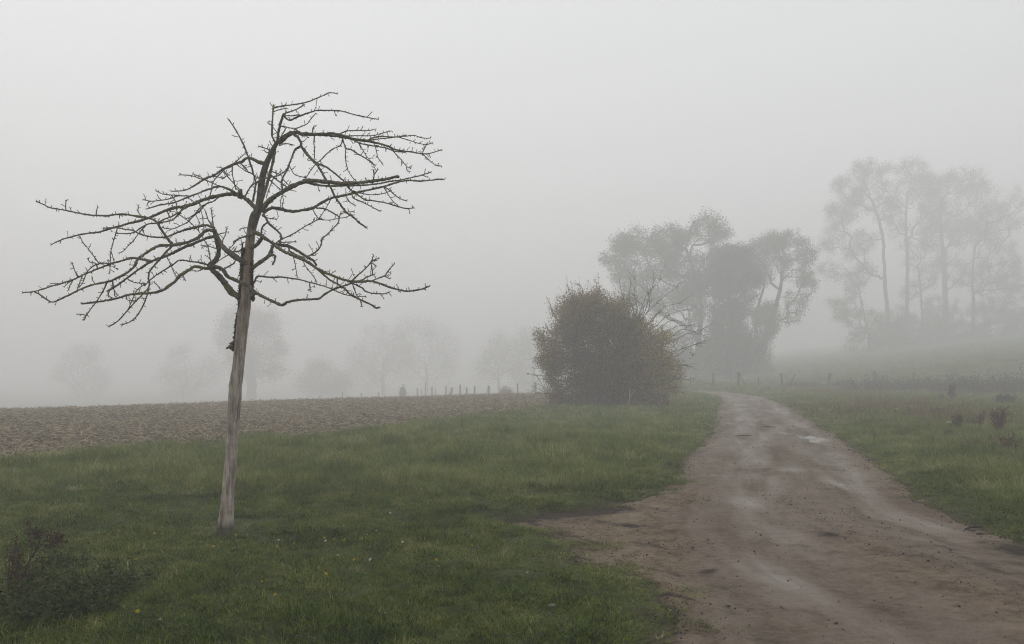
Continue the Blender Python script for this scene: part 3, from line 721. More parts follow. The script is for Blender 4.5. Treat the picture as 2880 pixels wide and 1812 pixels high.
# branches traced in six windows of the photo; widths in millimetres
OFF = {'A': (50, 530), 'B': (390, 430), 'C': (600, 240), 'D': (920, 320), 'E': (660, 560), 'F': (900, 560)}
def cv(seg):
    out = []
    for k in seg:
        if isinstance(k, str): o = OFF[k]
        else: out.append((o[0] + k[0] / 3.789, o[1] + k[1] / 3.789))
    return out
BR = [  # name, parent, limb, start width, end width, depth change, points
 ('R1', 'trunk', 'R1', 50, 9, .55, ['C', (685, 610), (750, 570), (830, 515), (880, 503), (960, 520), (1050, 525), (1200, 530), (1364, 548), 'D', (300, 272), (450, 297), (560, 320), (650, 348), (720, 380), (800, 397), (900, 408), (1015, 430)]),
 ('R1a', 'R1', 'R1', 20, 15, .1, ['C', (1060, 524), (1200, 514), 'D', (70, 210), (190, 238), (260, 262), (420, 287)]),
 ('R1b', 'R1', 'R1', 9, 6, .25, ['D', (130, 218), (210, 185), (300, 180), (440, 180), (490, 170), (515, 175)]),
 ('R1c', 'R1', 'R1', 9, 6, -.2, ['D', (190, 240), (330, 235), (420, 237), (500, 232), (560, 215), (620, 200), (660, 185), (690, 185)]),
 ('R1d', 'R1', 'R1', 12, 6, .3, ['D', (420, 290), (480, 260), (560, 245), (740, 247), (850, 238), (930, 232), (1000, 255), (1060, 262), (1100, 260)]),
 ('R1e', 'R1', 'R1', 10, 6, -.25, ['D', (440, 292), (500, 275), (600, 265), (740, 250), (800, 262), (880, 285), (970, 315), (1060, 328), (1118, 312)]),
 ('R1f', 'R1e', 'R1', 7, 6, .05, ['D', (1060, 328), (1035, 380), (1008, 425)]),
 ('R1g', 'R1', 'R1', 8, 7, .1, ['D', (1012, 430), (1080, 425), (1140, 410), (1220, 385)]),
 ('R1h', 'R1', 'R1', 8, 7, -.1, ['D', (1012, 430), (1060, 470), (1110, 515), (1170, 552), (1215, 558)]),
 ('R1i', 'R1', 'R1', 9, 6, -.2, ['D', (670, 358), (720, 420), (790, 490), (850, 565), (895, 580)]),
 ('R1i2', 'R1i', 'R1', 7, 6, 0, ['D', (850, 565), (850, 600), (875, 622)]),
 ('R1j', 'R1', 'R1', 11, 8, .2, ['D', (260, 268), (350, 315), (500, 345), (620, 365), (720, 400), (830, 412)]),
 ('R1k', 'R1j', 'R1', 7, 6, .1, ['D', (340, 310), (360, 350), (410, 435), (450, 490), (505, 545)]),
 ('R1l', 'R1', 'R1', 8, 6, -.15, ['D', (490, 303), (510, 340), (530, 420), (545, 475), (595, 535)]),
 ('R1m', 'R1', 'R1', 12, 9, -.25, ['D', (160, 255), (200, 365), (260, 385), (330, 430), (400, 470), (470, 520), (505, 550)]),
 ('R1n', 'R1m', 'R1', 9, 7, .05, ['D', (200, 365), (195, 450), (205, 540), (230, 620), (280, 690), (310, 720)]),
 ('R1o', 'R1', 'R1', 10, 7, -.1, ['D', (168, 262), (140, 340), (70, 370), (0, 425), 'C', (1150, 790), (1080, 855), (1030, 920), (990, 985), (968, 1015)]),
 ('R1p', 'R1', 'R1', 8, 7, .1, ['C', (1080, 527), (1072, 600), (1078, 700), (1078, 790)]),
 ('R1q', 'R1', 'R1', 9, 11, 0, ['C', (1060, 525), (1060, 470), (1075, 435)]),
 ('R2', 'R1', 'R2', 28, 12, -.45, ['C', (850, 512), (905, 560), (935, 620), (935, 650), (980, 710), (1040, 780), (1100, 840), (1150, 920), (1190, 990), 'D', (40, 790), (85, 885), (150, 980), (200, 1050), (270, 1095), (340, 1160), (420, 1215)]),
 ('R2a', 'R2', 'R2', 14, 8, .2, ['C', (1100, 832), (1190, 865), (1270, 920), (1364, 1000), 'D', (185, 725), (240, 800), (320, 860), (400, 915), (500, 928), (620, 950), (740, 985), (840, 1010), (925, 1005)]),
 ('R2b', 'R2', 'R2', 18, 10, -.2, ['C', (932, 650), (870, 690), (840, 760), (810, 840), (790, 900), (760, 950), (735, 1000), (730, 1060), (742, 1120)]),
 ('R2c', 'R2b', 'R2', 7, 6, .1, ['C', (810, 860), (860, 945), (920, 970), (980, 985)]),
 ('R2d', 'R2b', 'R2', 7, 6, -.1, ['C', (735, 1040), (730, 1150), (745, 1220), (735, 1290)]),
 ('R2e', 'R2d', 'R2', 6, 5, 0, ['C', (730, 1180), (715, 1240), (715, 1300)]),
 ('R3', 'trunk', 'R3', 58, 22, -.5, ['C', (505, 1335), (530, 1310), (600, 1230), (680, 1170), (760, 1120), (850, 1075), (930, 1040), (1010, 1015), (1100, 1018), (1200, 1028), 'D', (151, 742), (250, 740), (350, 735), (480, 720), (600, 702), (700, 682), (765, 670)]),
 ('R3a', 'R3', 'R3', 22, 7, -.15, ['C', (985, 1030), (1130, 1065), (1240, 1072), 'D', (200, 768), (300, 765), (420, 760), (560, 745), (640, 725), (760, 710), (880, 685), (990, 660), (1100, 625)]),
 ('R3b', 'R3', 'R3', 8, 7, -.1, ['D', (490, 715), (500, 660), (495, 600)]),
 ('R3c', 'R3b', 'R3', 7, 6, -.05, ['D', (500, 650), (535, 605)]),
 ('R3d', 'R3a', 'R3', 7, 6, -.05, ['D', (1010, 655), (1035, 662), (1060, 675)]),
 ('R3e', 'R3', 'R3', 11, 7, .15, ['D', (225, 745), (245, 810), (300, 830), (330, 850)]),
 ('R4', 'trunk', 'R4', 34, 9, .35, ['C', (530, 1362), (610, 1310), (650, 1305), (720, 1320), (840, 1345), (960, 1330), (1060, 1310), (1140, 1260), (1240, 1210), (1364, 1180), 'D', (250, 855), (380, 825), (500, 800), (610, 775), (700, 745), (850, 712), (980, 718), (1100, 710), (1180, 700), (1250, 700)]),
 ('R4a', 'R4', 'R4', 9, 7, -.1, ['D', (610, 778), (670, 820), (730, 875), (800, 915), (850, 925)]),
 ('R4b', 'R4', 'R4', 8, 6, .1, ['D', (600, 780), (650, 860), (700, 930), (760, 985)]),
 ('R4c', 'R4', 'R4', 9, 7, -.2, ['D', (265, 855), (280, 900), (380, 945), (470, 990), (565, 1040)]),
 ('R4d', 'R4', 'R4', 8, 6, .2, ['D', (330, 840), (440, 862), (520, 862), (600, 850), (670, 825)]),
 ('R4e', 'R4', 'R4', 8, 6, .1, ['D', (195, 870), (240, 940), (300, 980)]),
 ('R4g', 'R4', 'R4', 12, 9, .1, ['E', (870, 98), (960, 105), (1050, 150), (1105, 185)]),
 ('R4i', 'R4', 'R4', 8, 7, 0, ['E', (835, 115), (860, 165), (895, 210)]),
 ('R5', 'trunk', 'R5', 26, 12, -.12, ['E', (300, 165), (340, 215), (365, 260), (430, 320), (480, 365), (495, 400), (485, 460)]),
 ('R5a', 'R5', 'R5', 14, 10, .1, ['E', (350, 250), (300, 290), (285, 340), (285, 375)]),
 ('R5b', 'R5', 'R5', 8, 6, -.05, ['E', (335, 200), (390, 210), (445, 215)]),
 ('R6', 'trunk', 'R6', 38, 9, -.85, ['E', (200, 352), (280, 385), (340, 430), (420, 485), (500, 545), (600, 595), (700, 635), (790, 680), (880, 740), (960, 780), (1050, 820), (1150, 855), (1250, 878), 'F', (455, 880), (540, 875), (650, 905), (740, 940), (840, 968), (920, 982), (1000, 975), (1090, 958), (1150, 935)]),
 ('R6a', 'R6', 'R6', 10, 7, .15, ['F', (545, 876), (620, 845), (690, 815), (730, 760), (790, 695)]),
 ('R6a2', 'R6a', 'R6', 7, 6, 0, ['F', (680, 820), (745, 850)]),
 ('R6b', 'R6', 'R6', 11, 7, -.15, ['F', (345, 870), (400, 815), (470, 755), (540, 675), (570, 605)]),
 ('R6b2', 'R6b', 'R6', 7, 6, 0, ['F', (540, 670), (575, 650), (615, 638)]),
 ('R6b3', 'R6b', 'R6', 7, 6, 0, ['F', (540, 675), (565, 690), (595, 712)]),
 ('R6c', 'R6', 'R6', 18, 12, -.1, ['E', (870, 735), (1000, 850), (1100, 910), (1180, 960), (1230, 1015), (1364, 1085), 'F', (540, 1125), (600, 1160), (630, 1155)]),
 ('R6d', 'R6', 'R6', 11, 8, .2, ['E', (1180, 862), (1280, 910), (1364, 950), 'F', (480, 980), (560, 1005), (680, 1010), (740, 990)]),
 ('R6e', 'R6', 'R6', 9, 7, -.1, ['F', (340, 880), (380, 1000), (430, 1085), (448, 1145)]),
 ('R6f', 'R6', 'R6', 7, 5, 0, ['E', (625, 610), (645, 700), (660, 790), (670, 840)]),
 ('R6g', 'R6', 'R6', 7, 5, .1, ['E', (735, 655), (745, 700), (790, 760), (850, 840), (878, 890)]),
 ('R6h', 'R6', 'R6', 9, 7, .05, ['E', (1090, 835), (1095, 900), (1090, 945)]),
 ('R6k', 'trunk', 'R6', 44, 30, -.15, ['E', (150, 515), (200, 508), (255, 465), (290, 415), (300, 400)]),
 ('R7', 'trunk', 'R7', 44, 20, .3, ['E', (185, 740), (230, 705), (290, 660), (350, 620), (385, 560), (410, 495), (450, 485), (560, 500), (620, 525), (700, 570), (780, 620), (840, 660), (870, 710)]),
 ('R7a', 'R7', 'R7', 15, 17, -.15, ['E', (365, 610), (400, 595), (430, 610), (425, 660), (405, 700)]),
 ('R7b', 'R7', 'R7', 13, 9, .2, ['E', (575, 505), (590, 560), (650, 590), (750, 630)]),
 ('R7c', 'R7', 'R7', 9, 6, .15, ['E', (440, 483), (500, 465), (560, 460), (650, 455)]),
 ('R7d', 'R7', 'R7', 12, 6, .25, ['E', (425, 480), (500, 430), (600, 385), (690, 330), (780, 275), (890, 215), (970, 100), (1010, 30)]),
 ('R7e', 'R7', 'R7', 14, 9, .35, ['E', (770, 615), (840, 580), (890, 540), (925, 480), (925, 430), (1000, 365), (1060, 300), (1105, 250), (1115, 195), (1130, 150)]),
 ('R7f', 'R7e', 'R7', 7, 6, .1, ['E', (1120, 160), (1200, 140), (1270, 135)]),
 ('R7g', 'R7d', 'R7', 6, 5, .1, ['E', (890, 218), (1000, 225), (1100, 208), (1180, 195), (1240, 165)]),
 ('R7h', 'R7e', 'R7', 8, 6, .05, ['E', (800, 600), (860, 600), (870, 585)]),
 ('L5', 'trunk', 'L5', 68, 42, -.28, ['B', (1085, 1545), (1040, 1520), (990, 1490), (940, 1420), (880, 1340), (810, 1270), (762, 1225), (772, 1190), (820, 1150), (850, 1080), (848, 1000), (832, 930), (812, 850), (800, 815)]),
 ('R8', 'L5', 'R8', 42, 9, -.10, ['B', (780, 1215), (860, 1225), (910, 1260), (950, 1320), (1040, 1360), (1130, 1400), (1190, 1432), 'E', (200, 985), (300, 1040), (400, 1090), (500, 1130), (560, 1100), (700, 1075), (800, 1070), (900, 1060), (960, 1015), (1060, 960), (1180, 920), (1300, 880), 'F', (455, 860), (520, 825), (580, 805)]),
 ('R8a', 'R8', 'R8', 9, 6, -.05, ['F', (560, 812), (555, 750), (545, 680)]),
 ('R9', 'trunk', 'R9', 18, 6, .75, ['E', (165, 945), (200, 900), (220, 860), (240, 825), (300, 828), (400, 835), (500, 832), (600, 845), (700, 862), (800, 888), (900, 915), (1000, 945), (1100, 990), (1200, 1025), 'F', (420, 1038), (490, 1040)]),
 ('R9a', 'R9', 'R9', 7, 5, -.05, ['E', (205, 880), (240, 872), (280, 885)]),
 ('R9b', 'R9', 'R9', 8, 6, -.1, ['E', (800, 890), (803, 940), (805, 985)]),
 ('R9c', 'R9b', 'R9', 6, 5, .03, ['E', (803, 945), (850, 930)]),
 ('L5b', 'L5', 'L5', 32, 12, -.35, ['B', (772, 1232), (690, 1230), (620, 1210), (560, 1230), (500, 1275), (440, 1310), (380, 1375), (310, 1430), (240, 1470), (160, 1490), (60, 1500), 'A', (1288, 1121), (1180, 1135), (1100, 1160), (1000, 1185), (850, 1210), (730, 1225), (680, 1230)]),
 ('L5c', 'L5b', 'L5', 9, 6, 0, ['B', (235, 1470), (215, 1430), (165, 1380)]),
 ('L5d', 'L5b', 'L5', 9, 6, 0, ['B', (460, 1300), (480, 1325), (495, 1358)]),
 ('L5e', 'L5', 'L5', 15, 8, .3, ['B', (760, 1205), (650, 1170), (560, 1160), (440, 1145), (370, 1190), (290, 1240), (200, 1295), (130, 1350), (60, 1420)]),
 ('L5f', 'L5', 'L5', 9, 6, .2, ['B', (770, 1185), (740, 1010), (690, 920), (650, 850), (600, 790), (520, 720), (430, 655)]),
 ('L5g', 'L5b', 'L5', 7, 5, .1, ['B', (700, 1232), (650, 1255), (610, 1262)]),
 ('L3', 'trunk', 'L3', 66, 40, .38, ['B', (1150, 1175), (1110, 1155), (1050, 1120), (960, 1060), (890, 990), (850, 920), (820, 850)]),
 ('L3b', 'L5', 'L3b', 34, 8, -.55, ['B', (805, 830), (760, 825), (700, 845), (640, 900), (560, 940), (480, 965), (400, 980), (330, 985), (220, 990), (120, 1040), (40, 1100), 'A', (1288, 746), (1240, 830), (1180, 890), (1080, 945), (980, 990), (850, 1015), (760, 1040), (650, 1085), (540, 1140), (380, 1210), (310, 1185), (240, 1135), (170, 1100)]),
 ('L3a', 'L5', 'L3a', 25, 7, .3, ['B', (808, 805), (760, 780), (690, 775), (600, 795), (500, 820), (400, 855), (300, 895), (200, 900), (100, 890), (0, 860), 'A', (1230, 450), (1140, 435), (1060, 420), (1000, 420), (920, 425)]),
 ('L3c', 'L5', 'L3a', 12, 7, .05, ['B', (800, 810), (740, 710), (710, 620)]),
 ('L3c2', 'L5', 'L3a', 9, 6, -.05, ['B', (798, 800), (780, 660), (772, 590)]),
 ('L3d', 'L5', 'L3d', 30, 14, .5, ['B', (825, 890), (740, 905), (640, 945), (540, 985), (440, 1030), (350, 1075), (240, 1120), (130, 1160), (50, 1210), 'A', (1288, 866), (1200, 930), (1120, 990), (1040, 1045), (960, 1095)]),
 ('L3e', 'L3d', 'L3d', 24, 8, .3, ['B', (140, 1158), (60, 1140), 'A', (1280, 745), (1200, 745), (1100, 775), (1000, 800), (900, 840), (800, 880), (700, 920), (620, 960), (540, 990), (430, 1025), (350, 1045), (250, 1080), (170, 1100), (55, 1112)]),
 ('L3f', 'L3e', 'L3d', 9, 6, .1, ['A', (1000, 802), (900, 798), (865, 795), (800, 710), (740, 630), (690, 570), (665, 515)]),
 ('L3g', 'L3e', 'L3d', 9, 7, -.05, ['A', (870, 800), (800, 830), (720, 905)]),
 ('L3g2', 'L3e', 'L3d', 8, 6, -.05, ['A', (850, 850), (830, 800), (770, 785), (745, 750)]),
 ('L3j', 'L3e', 'L3d', 8, 6, -.1, ['A', (690, 925), (655, 1020), (635, 1075)]),
 ('L3j2', 'L3e', 'L3d', 7, 6, -.1, ['A', (728, 912), (690, 1010), (660, 1045)]),
 ('L3q', 'L3e', 'L3d', 8, 6, .05, ['A', (640, 945), (605, 870), (580, 795)]),
 ('L3r', 'L3e', 'L3d', 8, 6, .05, ['A', (590, 975), (560, 1030), (540, 1085)]),
 ('L3r2', 'L3e', 'L3d', 7, 5, -.05, ['A', (585, 980), (530, 1015), (495, 1050)]),
 ('L3s', 'L3e', 'L3d', 7, 6, .03, ['A', (990, 800), (1040, 825), (1030, 845), (1065, 855)]),
 ('L3i', 'L3b', 'L3b', 11, 7, -.1, ['A', (955, 995), (910, 1090), (850, 1190), (790, 1270), (730, 1355), (710, 1400)]),
 ('L3i2', 'L3i', 'L3b', 7, 6, 0, ['A', (730, 1355), (690, 1345), (640, 1340)]),
 ('L3m', 'L3b', 'L3b', 17, 8, .1, ['B', (365, 985), (300, 1050), (230, 1130), (160, 1210), (115, 1270), (105, 1340), (112, 1420), 'A', (1340, 1120), (1260, 1200), (1180, 1290), (1100, 1380), (1040, 1435), (970, 1470)]),
 ('L3n', 'L3m', 'L3b', 10, 8, -.05, ['B', (112, 1415), 'A', (1375, 1150), (1320, 1280), (1260, 1370), (1200, 1420), (1110, 1455)]),
 ('L3n2', 'L3m', 'L3b', 7, 6, .1, ['A', (1370, 1020), (1330, 1035), (1260, 1100), (1220, 1190), (1180, 1280)]),
 ('L3o', 'L3d', 'L3d', 8, 6, -.1, ['B', (295, 1100), (340, 1190), (370, 1260), (390, 1305)]),
 ('L3t', 'L3d', 'L3d', 9, 6, .1, ['A', (1160, 960), (1230, 1000), (1290, 1010), (1350, 1020)]),
 ('L3u', 'L5b', 'L5', 8, 5, .1, ['A', (1160, 1140), (1170, 1190), (1250, 1195)]),
 ('L3v', 'L3b', 'L3b', 8, 6, .1, ['A', (1010, 985), (1025, 1080), (1035, 1150)]),
 ('L3w', 'L3d', 'L3d', 9, 6, .05, ['A', (960, 1095), (965, 1130), (1000, 1175)]),
 ('L4', 'L3b', 'L4', 24, 8, .35, ['B', (372, 988), (300, 905), (230, 800), (200, 745), (150, 710), (80, 690), (0, 680), 'A', (1200, 285), (1080, 275), (960, 292), (850, 290), (740, 280), (620, 258), (510, 235), (420, 220), (340, 205), (270, 170), (200, 140)]),
 ('L4a', 'L4', 'L4', 8, 6, 0, ['A', (515, 238), (510, 180), (518, 130)]),
 ('L4b', 'L4', 'L4', 8, 7, .05, ['A', (835, 290), (838, 240), (850, 205)]),
 ('L4c', 'L4', 'L4', 8, 6, -.05, ['A', (1320, 298), (1285, 255), (1283, 185)]),
 ('L4d', 'L4', 'L4', 10, 8, -.15, ['B', (205, 745), (280, 705), (350, 680), (420, 640), (500, 590)]),
 ('L2', 'trunk', 'L2', 50, 8, .75, ['C', (480, 1345), (420, 1280), (340, 1205), (290, 1180), (220, 1160), (130, 1165), (0, 1190), 'B', (720, 490), (640, 520), (560, 555), (480, 575), (400, 580), (320, 605), (230, 640), (130, 685), (40, 715), 'A', (1288, 351), (1180, 375), (1080, 405), (980, 430), (870, 465), (760, 478), (680, 490), (600, 510), (460, 550), (360, 598)]),
 ('L2k', 'L2', 'L2', 52, 44, -.1, ['C', (285, 1195), (288, 1150), (290, 1118)]),
 ('L2a', 'L2', 'L2', 20, 9, -.25, ['B', (1050, 440), (960, 390), (860, 358), (760, 385), (660, 420), (560, 460), (460, 500), (380, 530), (300, 545), (210, 560), (90, 600)]),
 ('L2b', 'L2a', 'L2', 10, 7, .15, ['B', (560, 462), (420, 460), (330, 490), (210, 510), (130, 515), (55, 500)]),
 ('L2c', 'L2b', 'L2', 8, 7, .05, ['B', (440, 455), (350, 450), (260, 440), (185, 405)]),
 ('L2d', 'L2', 'L2', 14, 8, -.2, ['B', (530, 565), (460, 610), (400, 680), (350, 720), (250, 740), (180, 750), (100, 760), (40, 790), 'A', (1288, 437), (1250, 465), (1180, 482), (1050, 480)]),
 ('L2e', 'L2', 'L2', 12, 7, .2, ['B', (870, 460), (790, 520), (720, 545), (650, 620), (580, 680), (520, 740), (440, 780), (370, 810), (280, 805), (250, 790)]),
 ('L2e2', 'L2e', 'L2', 9, 6, .1, ['B', (715, 548), (650, 590), (600, 650), (540, 690), (500, 700)]),
 ('L2g', 'L2', 'L2', 6, 5, .1, ['B', (645, 522), (660, 600), (680, 680), (697, 820)]),
 ('L2h', 'L2', 'L2', 9, 7, -.05, ['B', (300, 615), (315, 650), (335, 690)]),
 ('L2i', 'L2', 'L2', 8, 6, .05, ['A', (1065, 410), (1050, 465), (1015, 580), (990, 690), (985, 800), (980, 905)]),
 ('L2j', 'L2i', 'L2', 7, 6, 0, ['A', (990, 665), (1010, 720), (1025, 780)]),
 ('L2l', 'L2d', 'L2', 9, 6, -.1, ['A', (1364, 395), (1290, 480), (1230, 560), (1170, 620), (1130, 665), (1080, 690)]),
 ('L2m', 'L2a', 'L2', 8, 6, .1, ['B', (350, 452), (370, 480), (400, 540), (405, 620), (440, 650)]),
 ('L2n', 'L2a', 'L2', 8, 6, -.05, ['B', (520, 480), (560, 500), (600, 530), (640, 535)]),
 ('L1', 'trunk', 'L1', 40, 6, .35, ['C', (560, 835), (520, 828), (470, 815), (400, 780), (360, 775), (300, 815), (200, 850), (100, 900), (0, 965), 'B', (720, 270), (640, 320), (560, 370), (490, 400), (400, 410), (350, 410)]),
 ('L1a', 'trunk', 'L1a', 20, 8, -.35, ['C', (425, 1240), (430, 1190), (450, 1060), (425, 930), (385, 810), (345, 690), (300, 590), (240, 480), (195, 410), (165, 365)]),
 ('L1b', 'L1', 'L1', 10, 8, -.15, ['B', (920, 175), (850, 240), (790, 320), (770, 420), (755, 475)]),
 ('L1d', 'L1', 'L1', 9, 7, .15, ['B', (745, 262), (670, 280), (600, 255), (530, 240), (440, 235)]),
 ('L1e', 'L1', 'L1', 9, 8, .1, ['B', (690, 280), (780, 320), (850, 355)]),
 ('L1f', 'L1', 'L1', 8, 6, -.2, ['C', (245, 840), (330, 905), (400, 940), (480, 995)]),
 ('L1g', 'L1', 'L1', 9, 7, .1, ['C', (200, 855), (205, 960), (225, 1040), (240, 1110)]),
 ('L1h', 'L1', 'L1', 9, 7, -.1, ['C', (105, 900), (150, 970), (220, 1050), (270, 1100)]),
 ('L1i', 'L1', 'L1', 8, 6, .05, ['C', (200, 850), (270, 790), (340, 725)]),
 ('L1j', 'L1', 'L1', 8, 6, -.1, ['C', (290, 820), (320, 870), (350, 905)]),
 ('L1k', 'L1', 'L1', 8, 6, .05, ['B', (690, 285), (650, 250), (600, 235), (580, 228)]),
 ('L1l', 'L1', 'L1', 8, 6, -.1, ['B', (790, 250), (850, 260), (900, 270), (950, 235)]),
 ('TB', 'trunk', 'TB', 40, 18, .14, ['C', (500, 1260), (530, 1180), (580, 1030), (610, 920), (640, 790), (655, 700), (662, 650)]),
 ('T1', 'trunk', 'T1', 20, 11, .1, ['C', (668, 640), (650, 590), (625, 530), (630, 400), (635, 290), (643, 215)]),
 ('T1a', 'T1', 'T1', 13, 7, .2, ['C', (641, 240), (750, 220), (870, 205), (1000, 180), (1100, 140), (1180, 105), (1235, 80), (1320, 88)]),
 ('T1b', 'T1', 'T1', 7, 6, -.1, ['C', (637, 285), (700, 262), (780, 245)]),
 ('T1c', 'T1', 'T1', 7, 5, 0, ['C', (640, 235), (605, 195)]),
 ('T1d', 'T1', 'T1', 7, 5, 0, ['C', (628, 430), (600, 415), (580, 410)]),
 ('T2', 'trunk', 'T2', 27, 18, -.1, ['C', (680, 625), (685, 570), (692, 520), (710, 430), (730, 360), (750, 305)]),
 ('T2a', 'T2', 'T2', 15, 7, -.3, ['C', (745, 320), (790, 365), (830, 370), (890, 340), (1000, 300), (1100, 270), (1190, 268), (1300, 272), (1364, 275), 'D', (270, 5), (360, 25), (440, 42), (545, 62)]),
 ('T2b', 'T2', 'T2', 10, 8, .1, ['C', (750, 303), (830, 280), (900, 250), (960, 212)]),
 ('T2c', 'T2', 'T2', 9, 7, -.05, ['C', (745, 325), (840, 325), (910, 315)]),
 ('T2d', 'T2', 'T2', 8, 6, -.2, ['C', (705, 435), (800, 450), (870, 470), (920, 500), (980, 545)]),
 ('T2e', 'T2d', 'T2', 7, 6, -.1, ['C', (850, 468), (940, 440), (1000, 410), (1040, 360), (1090, 300)]),
 ('T3', 'R1', 'R1', 12, 9, -.15, ['C', (700, 600), (720, 560), (760, 530), (830, 490)]),
 ('T3b', 'R1', 'R1', 9, 7, .1, ['C', (705, 595), (730, 530), (750, 500), (770, 460)]),
 ('T4', 'trunk', 'T4', 9, 7, -.1, ['C', (650, 700), (600, 690), (560, 675), (485, 650)]),
 ('T4b', 'T4', 'T4', 7, 6, 0, ['C', (600, 690), (580, 722), (540, 695)]),
 ('T5', 'R1', 'R1', 9, 7, -.1, ['C', (700, 645), (770, 622), (850, 635)]),
 ('N1', 'L2', 'L2', 12, 8, -.35, ['C', (335, 1190), (390, 1090), (450, 1040), (540, 1000), (640, 975), (700, 960), (770, 910)]),
 ('N2', 'TB', 'TB', 14, 9, -.2, ['C', (600, 940), (640, 980), (720, 1040), (780, 1080)]),
 ('N3', 'TB', 'TB', 8, 6, .2, ['C', (612, 915), (720, 960), (740, 1000), (810, 1075)]),
 ('N4', 'TB', 'TB', 9, 6, .1, ['C', (590, 1000), (680, 1080), (730, 1120)]),
 ('N5', 'N2', 'TB', 8, 6, -.1, ['C', (640, 990), (600, 1090), (565, 1200)]),
 ('M1', 'trunk', 'M1', 22, 13, -.22, ['B', (1225, 850), (1190, 880), (1120, 895), (1060, 920), (1010, 960)]),
 ('M1b', 'M1', 'M1', 9, 6, -.05, ['B', (1030, 945), (1000, 990), (965, 1025)]),
 ('M2', 'L3', 'L3', 14, 9, -.25, ['B', (940, 1045), (1000, 1055), (1060, 1050), (1100, 1020), (1110, 960)]),
 ('M3', 'L3', 'L3', 9, 6, -.1, ['B', (975, 1080), (900, 1120), (825, 1170)]),
 ('M4', 'L3', 'L3', 9, 10, .1, ['B', (1040, 1120), (1010, 1180), (920, 1232)]),
 ('M5', 'L3', 'L3', 10, 6, .1, ['B', (880, 960), (920, 880), (935, 800)]),
 ('M6', 'L3', 'L3', 8, 6, .05, ['B', (850, 870), (900, 855), (955, 855)]),
 ('M7', 'L5', 'L5', 8, 6, .05, ['B', (840, 1025), (740, 995), (665, 990)]),
 ('M8', 'trunk', 'M1', 9, 7, -.1, ['B', (1185, 800), (1120, 802), (1080, 815)]),
 ('M9', 'L3', 'L3', 9, 6, .2, ['B', (870, 1000), (930, 1010), (990, 1055), (1040, 1080)]),
]
lines3 = {'trunk': (np.array([(a, b) for a, b, w in TR]), np.full(len(TR), TY), tp)}
limbs = {}
tb = random.Random(5)
def spur(mb, p, tg, ln, w):
    ax = np.array([tb.gauss(0, 1), tb.gauss(0, .8), tb.gauss(.15, 1)]); ax -= tg * ax.dot(tg); ax /= np.linalg.norm(ax) + 1e-9
    d = ax * .85 + tg * tb.uniform(.1, .8); d /= np.linalg.norm(d)
    k = p + d * ln * .55 + np.array([0, 0, 1]) * ln * .05
    e = k + (d * .7 + ax * .3 + np.array([tb.gauss(0, .3), tb.gauss(0, .3), tb.gauss(.25, .3)])) * ln * .5
    mb.tube([p - d * .002, k, p + (e - p) * .82, e], [w * .55, w * .42, w * .40, w * .55], 5, tb.random(), .2)
    return k, e
for name, par, limb, w0, w1, dd, seg in BR:
    pts = np.array(cv(seg))
    pp, py_, p3 = lines3[par]
    # start at the parent's depth there
    q = np.linspace(0, 1, 9)[:, None, None]
    dens = (pp[None, :-1] * (1 - q) + pp[None, 1:] * q).reshape(-1, 2)
    dy = (py_[None, :-1] * (1 - q[..., 0]) + py_[None, 1:] * q[..., 0]).reshape(-1)
    k = np.argmin(((dens - pts[0]) ** 2).sum(1))
    y0 = dy[k]
    L_ = np.concatenate([[0], np.cumsum(np.linalg.norm(np.diff(pts, axis=0), axis=1))]); tt = L_ / L_[-1]
    yy = y0 + dd * tt ** 1.15
    if L_[-1] > 120: yy = yy + np.interp(tt, np.linspace(0, 1, 7), [0] + [tb.gauss(0, .05) for _ in range(6)])
    P3 = np.array([at(a, b, c) for (a, b), c in zip(pts, yy)])
    w = w0 + (w1 - w0) * tt ** .6; w = w * np.interp(w, [6, 14, 30, 60], [1.4, 1.22, 1.0, .93]) / 2000.0
    lines3[name] = (pts, yy, P3)
    c4 = smooth_line(np.hstack([P3, w[:, None]]), .016 if w0 > 12 else .012)
    C, wr = c4[:, :3], np.maximum(c4[:, 3], .0022)
    wob = np.array([tb.gauss(0, 1) for _ in range(len(C) * 3)]).reshape(-1, 3)
    C = C + wob * np.minimum(.0016, wr * .12)[:, None]; C[0] = c4[0, :3]
    kn_ = np.arange(len(C)); knob = .93 + .30 * vn(kn_ * .33, kn_ * 0 + len(BR[0][0]) + sum(map(ord, name)), 77) ** 2 + .20 * np.array([tb.random() ** 2 for _ in range(len(C))])
    mb = limbs.setdefault(limb, MB())
    mb.tube(C, wr * knob, 10 if w0 > 30 else (8 if w0 > 15 else 6), .5, .16, len(name))
    # short fruiting spurs and buds
    s = 0.02; acc = 0; nxt = tb.uniform(.02, .05)
    for i_ in range(1, len(C) - 1):
        acc += np.linalg.norm(C[i_] - C[i_ - 1])
        if acc < nxt: continue
        acc = 0; nxt = tb.uniform(.016, .055)
        if wr[i_] > .016 and tb.random() < .45: continue
        tg = C[i_ + 1] - C[i_ - 1]; tg /= np.linalg.norm(tg) + 1e-9
        ln = tb.choice((.008, .012, .014, .018, .024, .034, .06)) * tb.uniform(.8, 1.25)
        kk, e = spur(mb, C[i_], tg, ln + wr[i_], tb.uniform(.0062, .0090))
        if ln > .026 and tb.random() < .6: spur(mb, kk, tg, .018, .0060)
    tg = C[-1] - C[-2]; tg /= np.linalg.norm(tg) + 1e-9
    if w1 < 15: spur(mb, C[-1], tg, .02, .0068); spur(mb, C[-1], tg, .014, .0068)
par_limb = {'R2': 'R1', 'R8': 'L5', 'L3a': 'L5', 'L3b': 'L5', 'L3d': 'L5', 'L4': 'L5'}     # side limbs hang on the limb they grow from
made = {}
for k in sorted(limbs, key=lambda q: q in par_limb):
    made[k] = limbs[k].build('branch', M_BARK, made[par_limb[k]] if k in par_limb else fruit, tree_base)

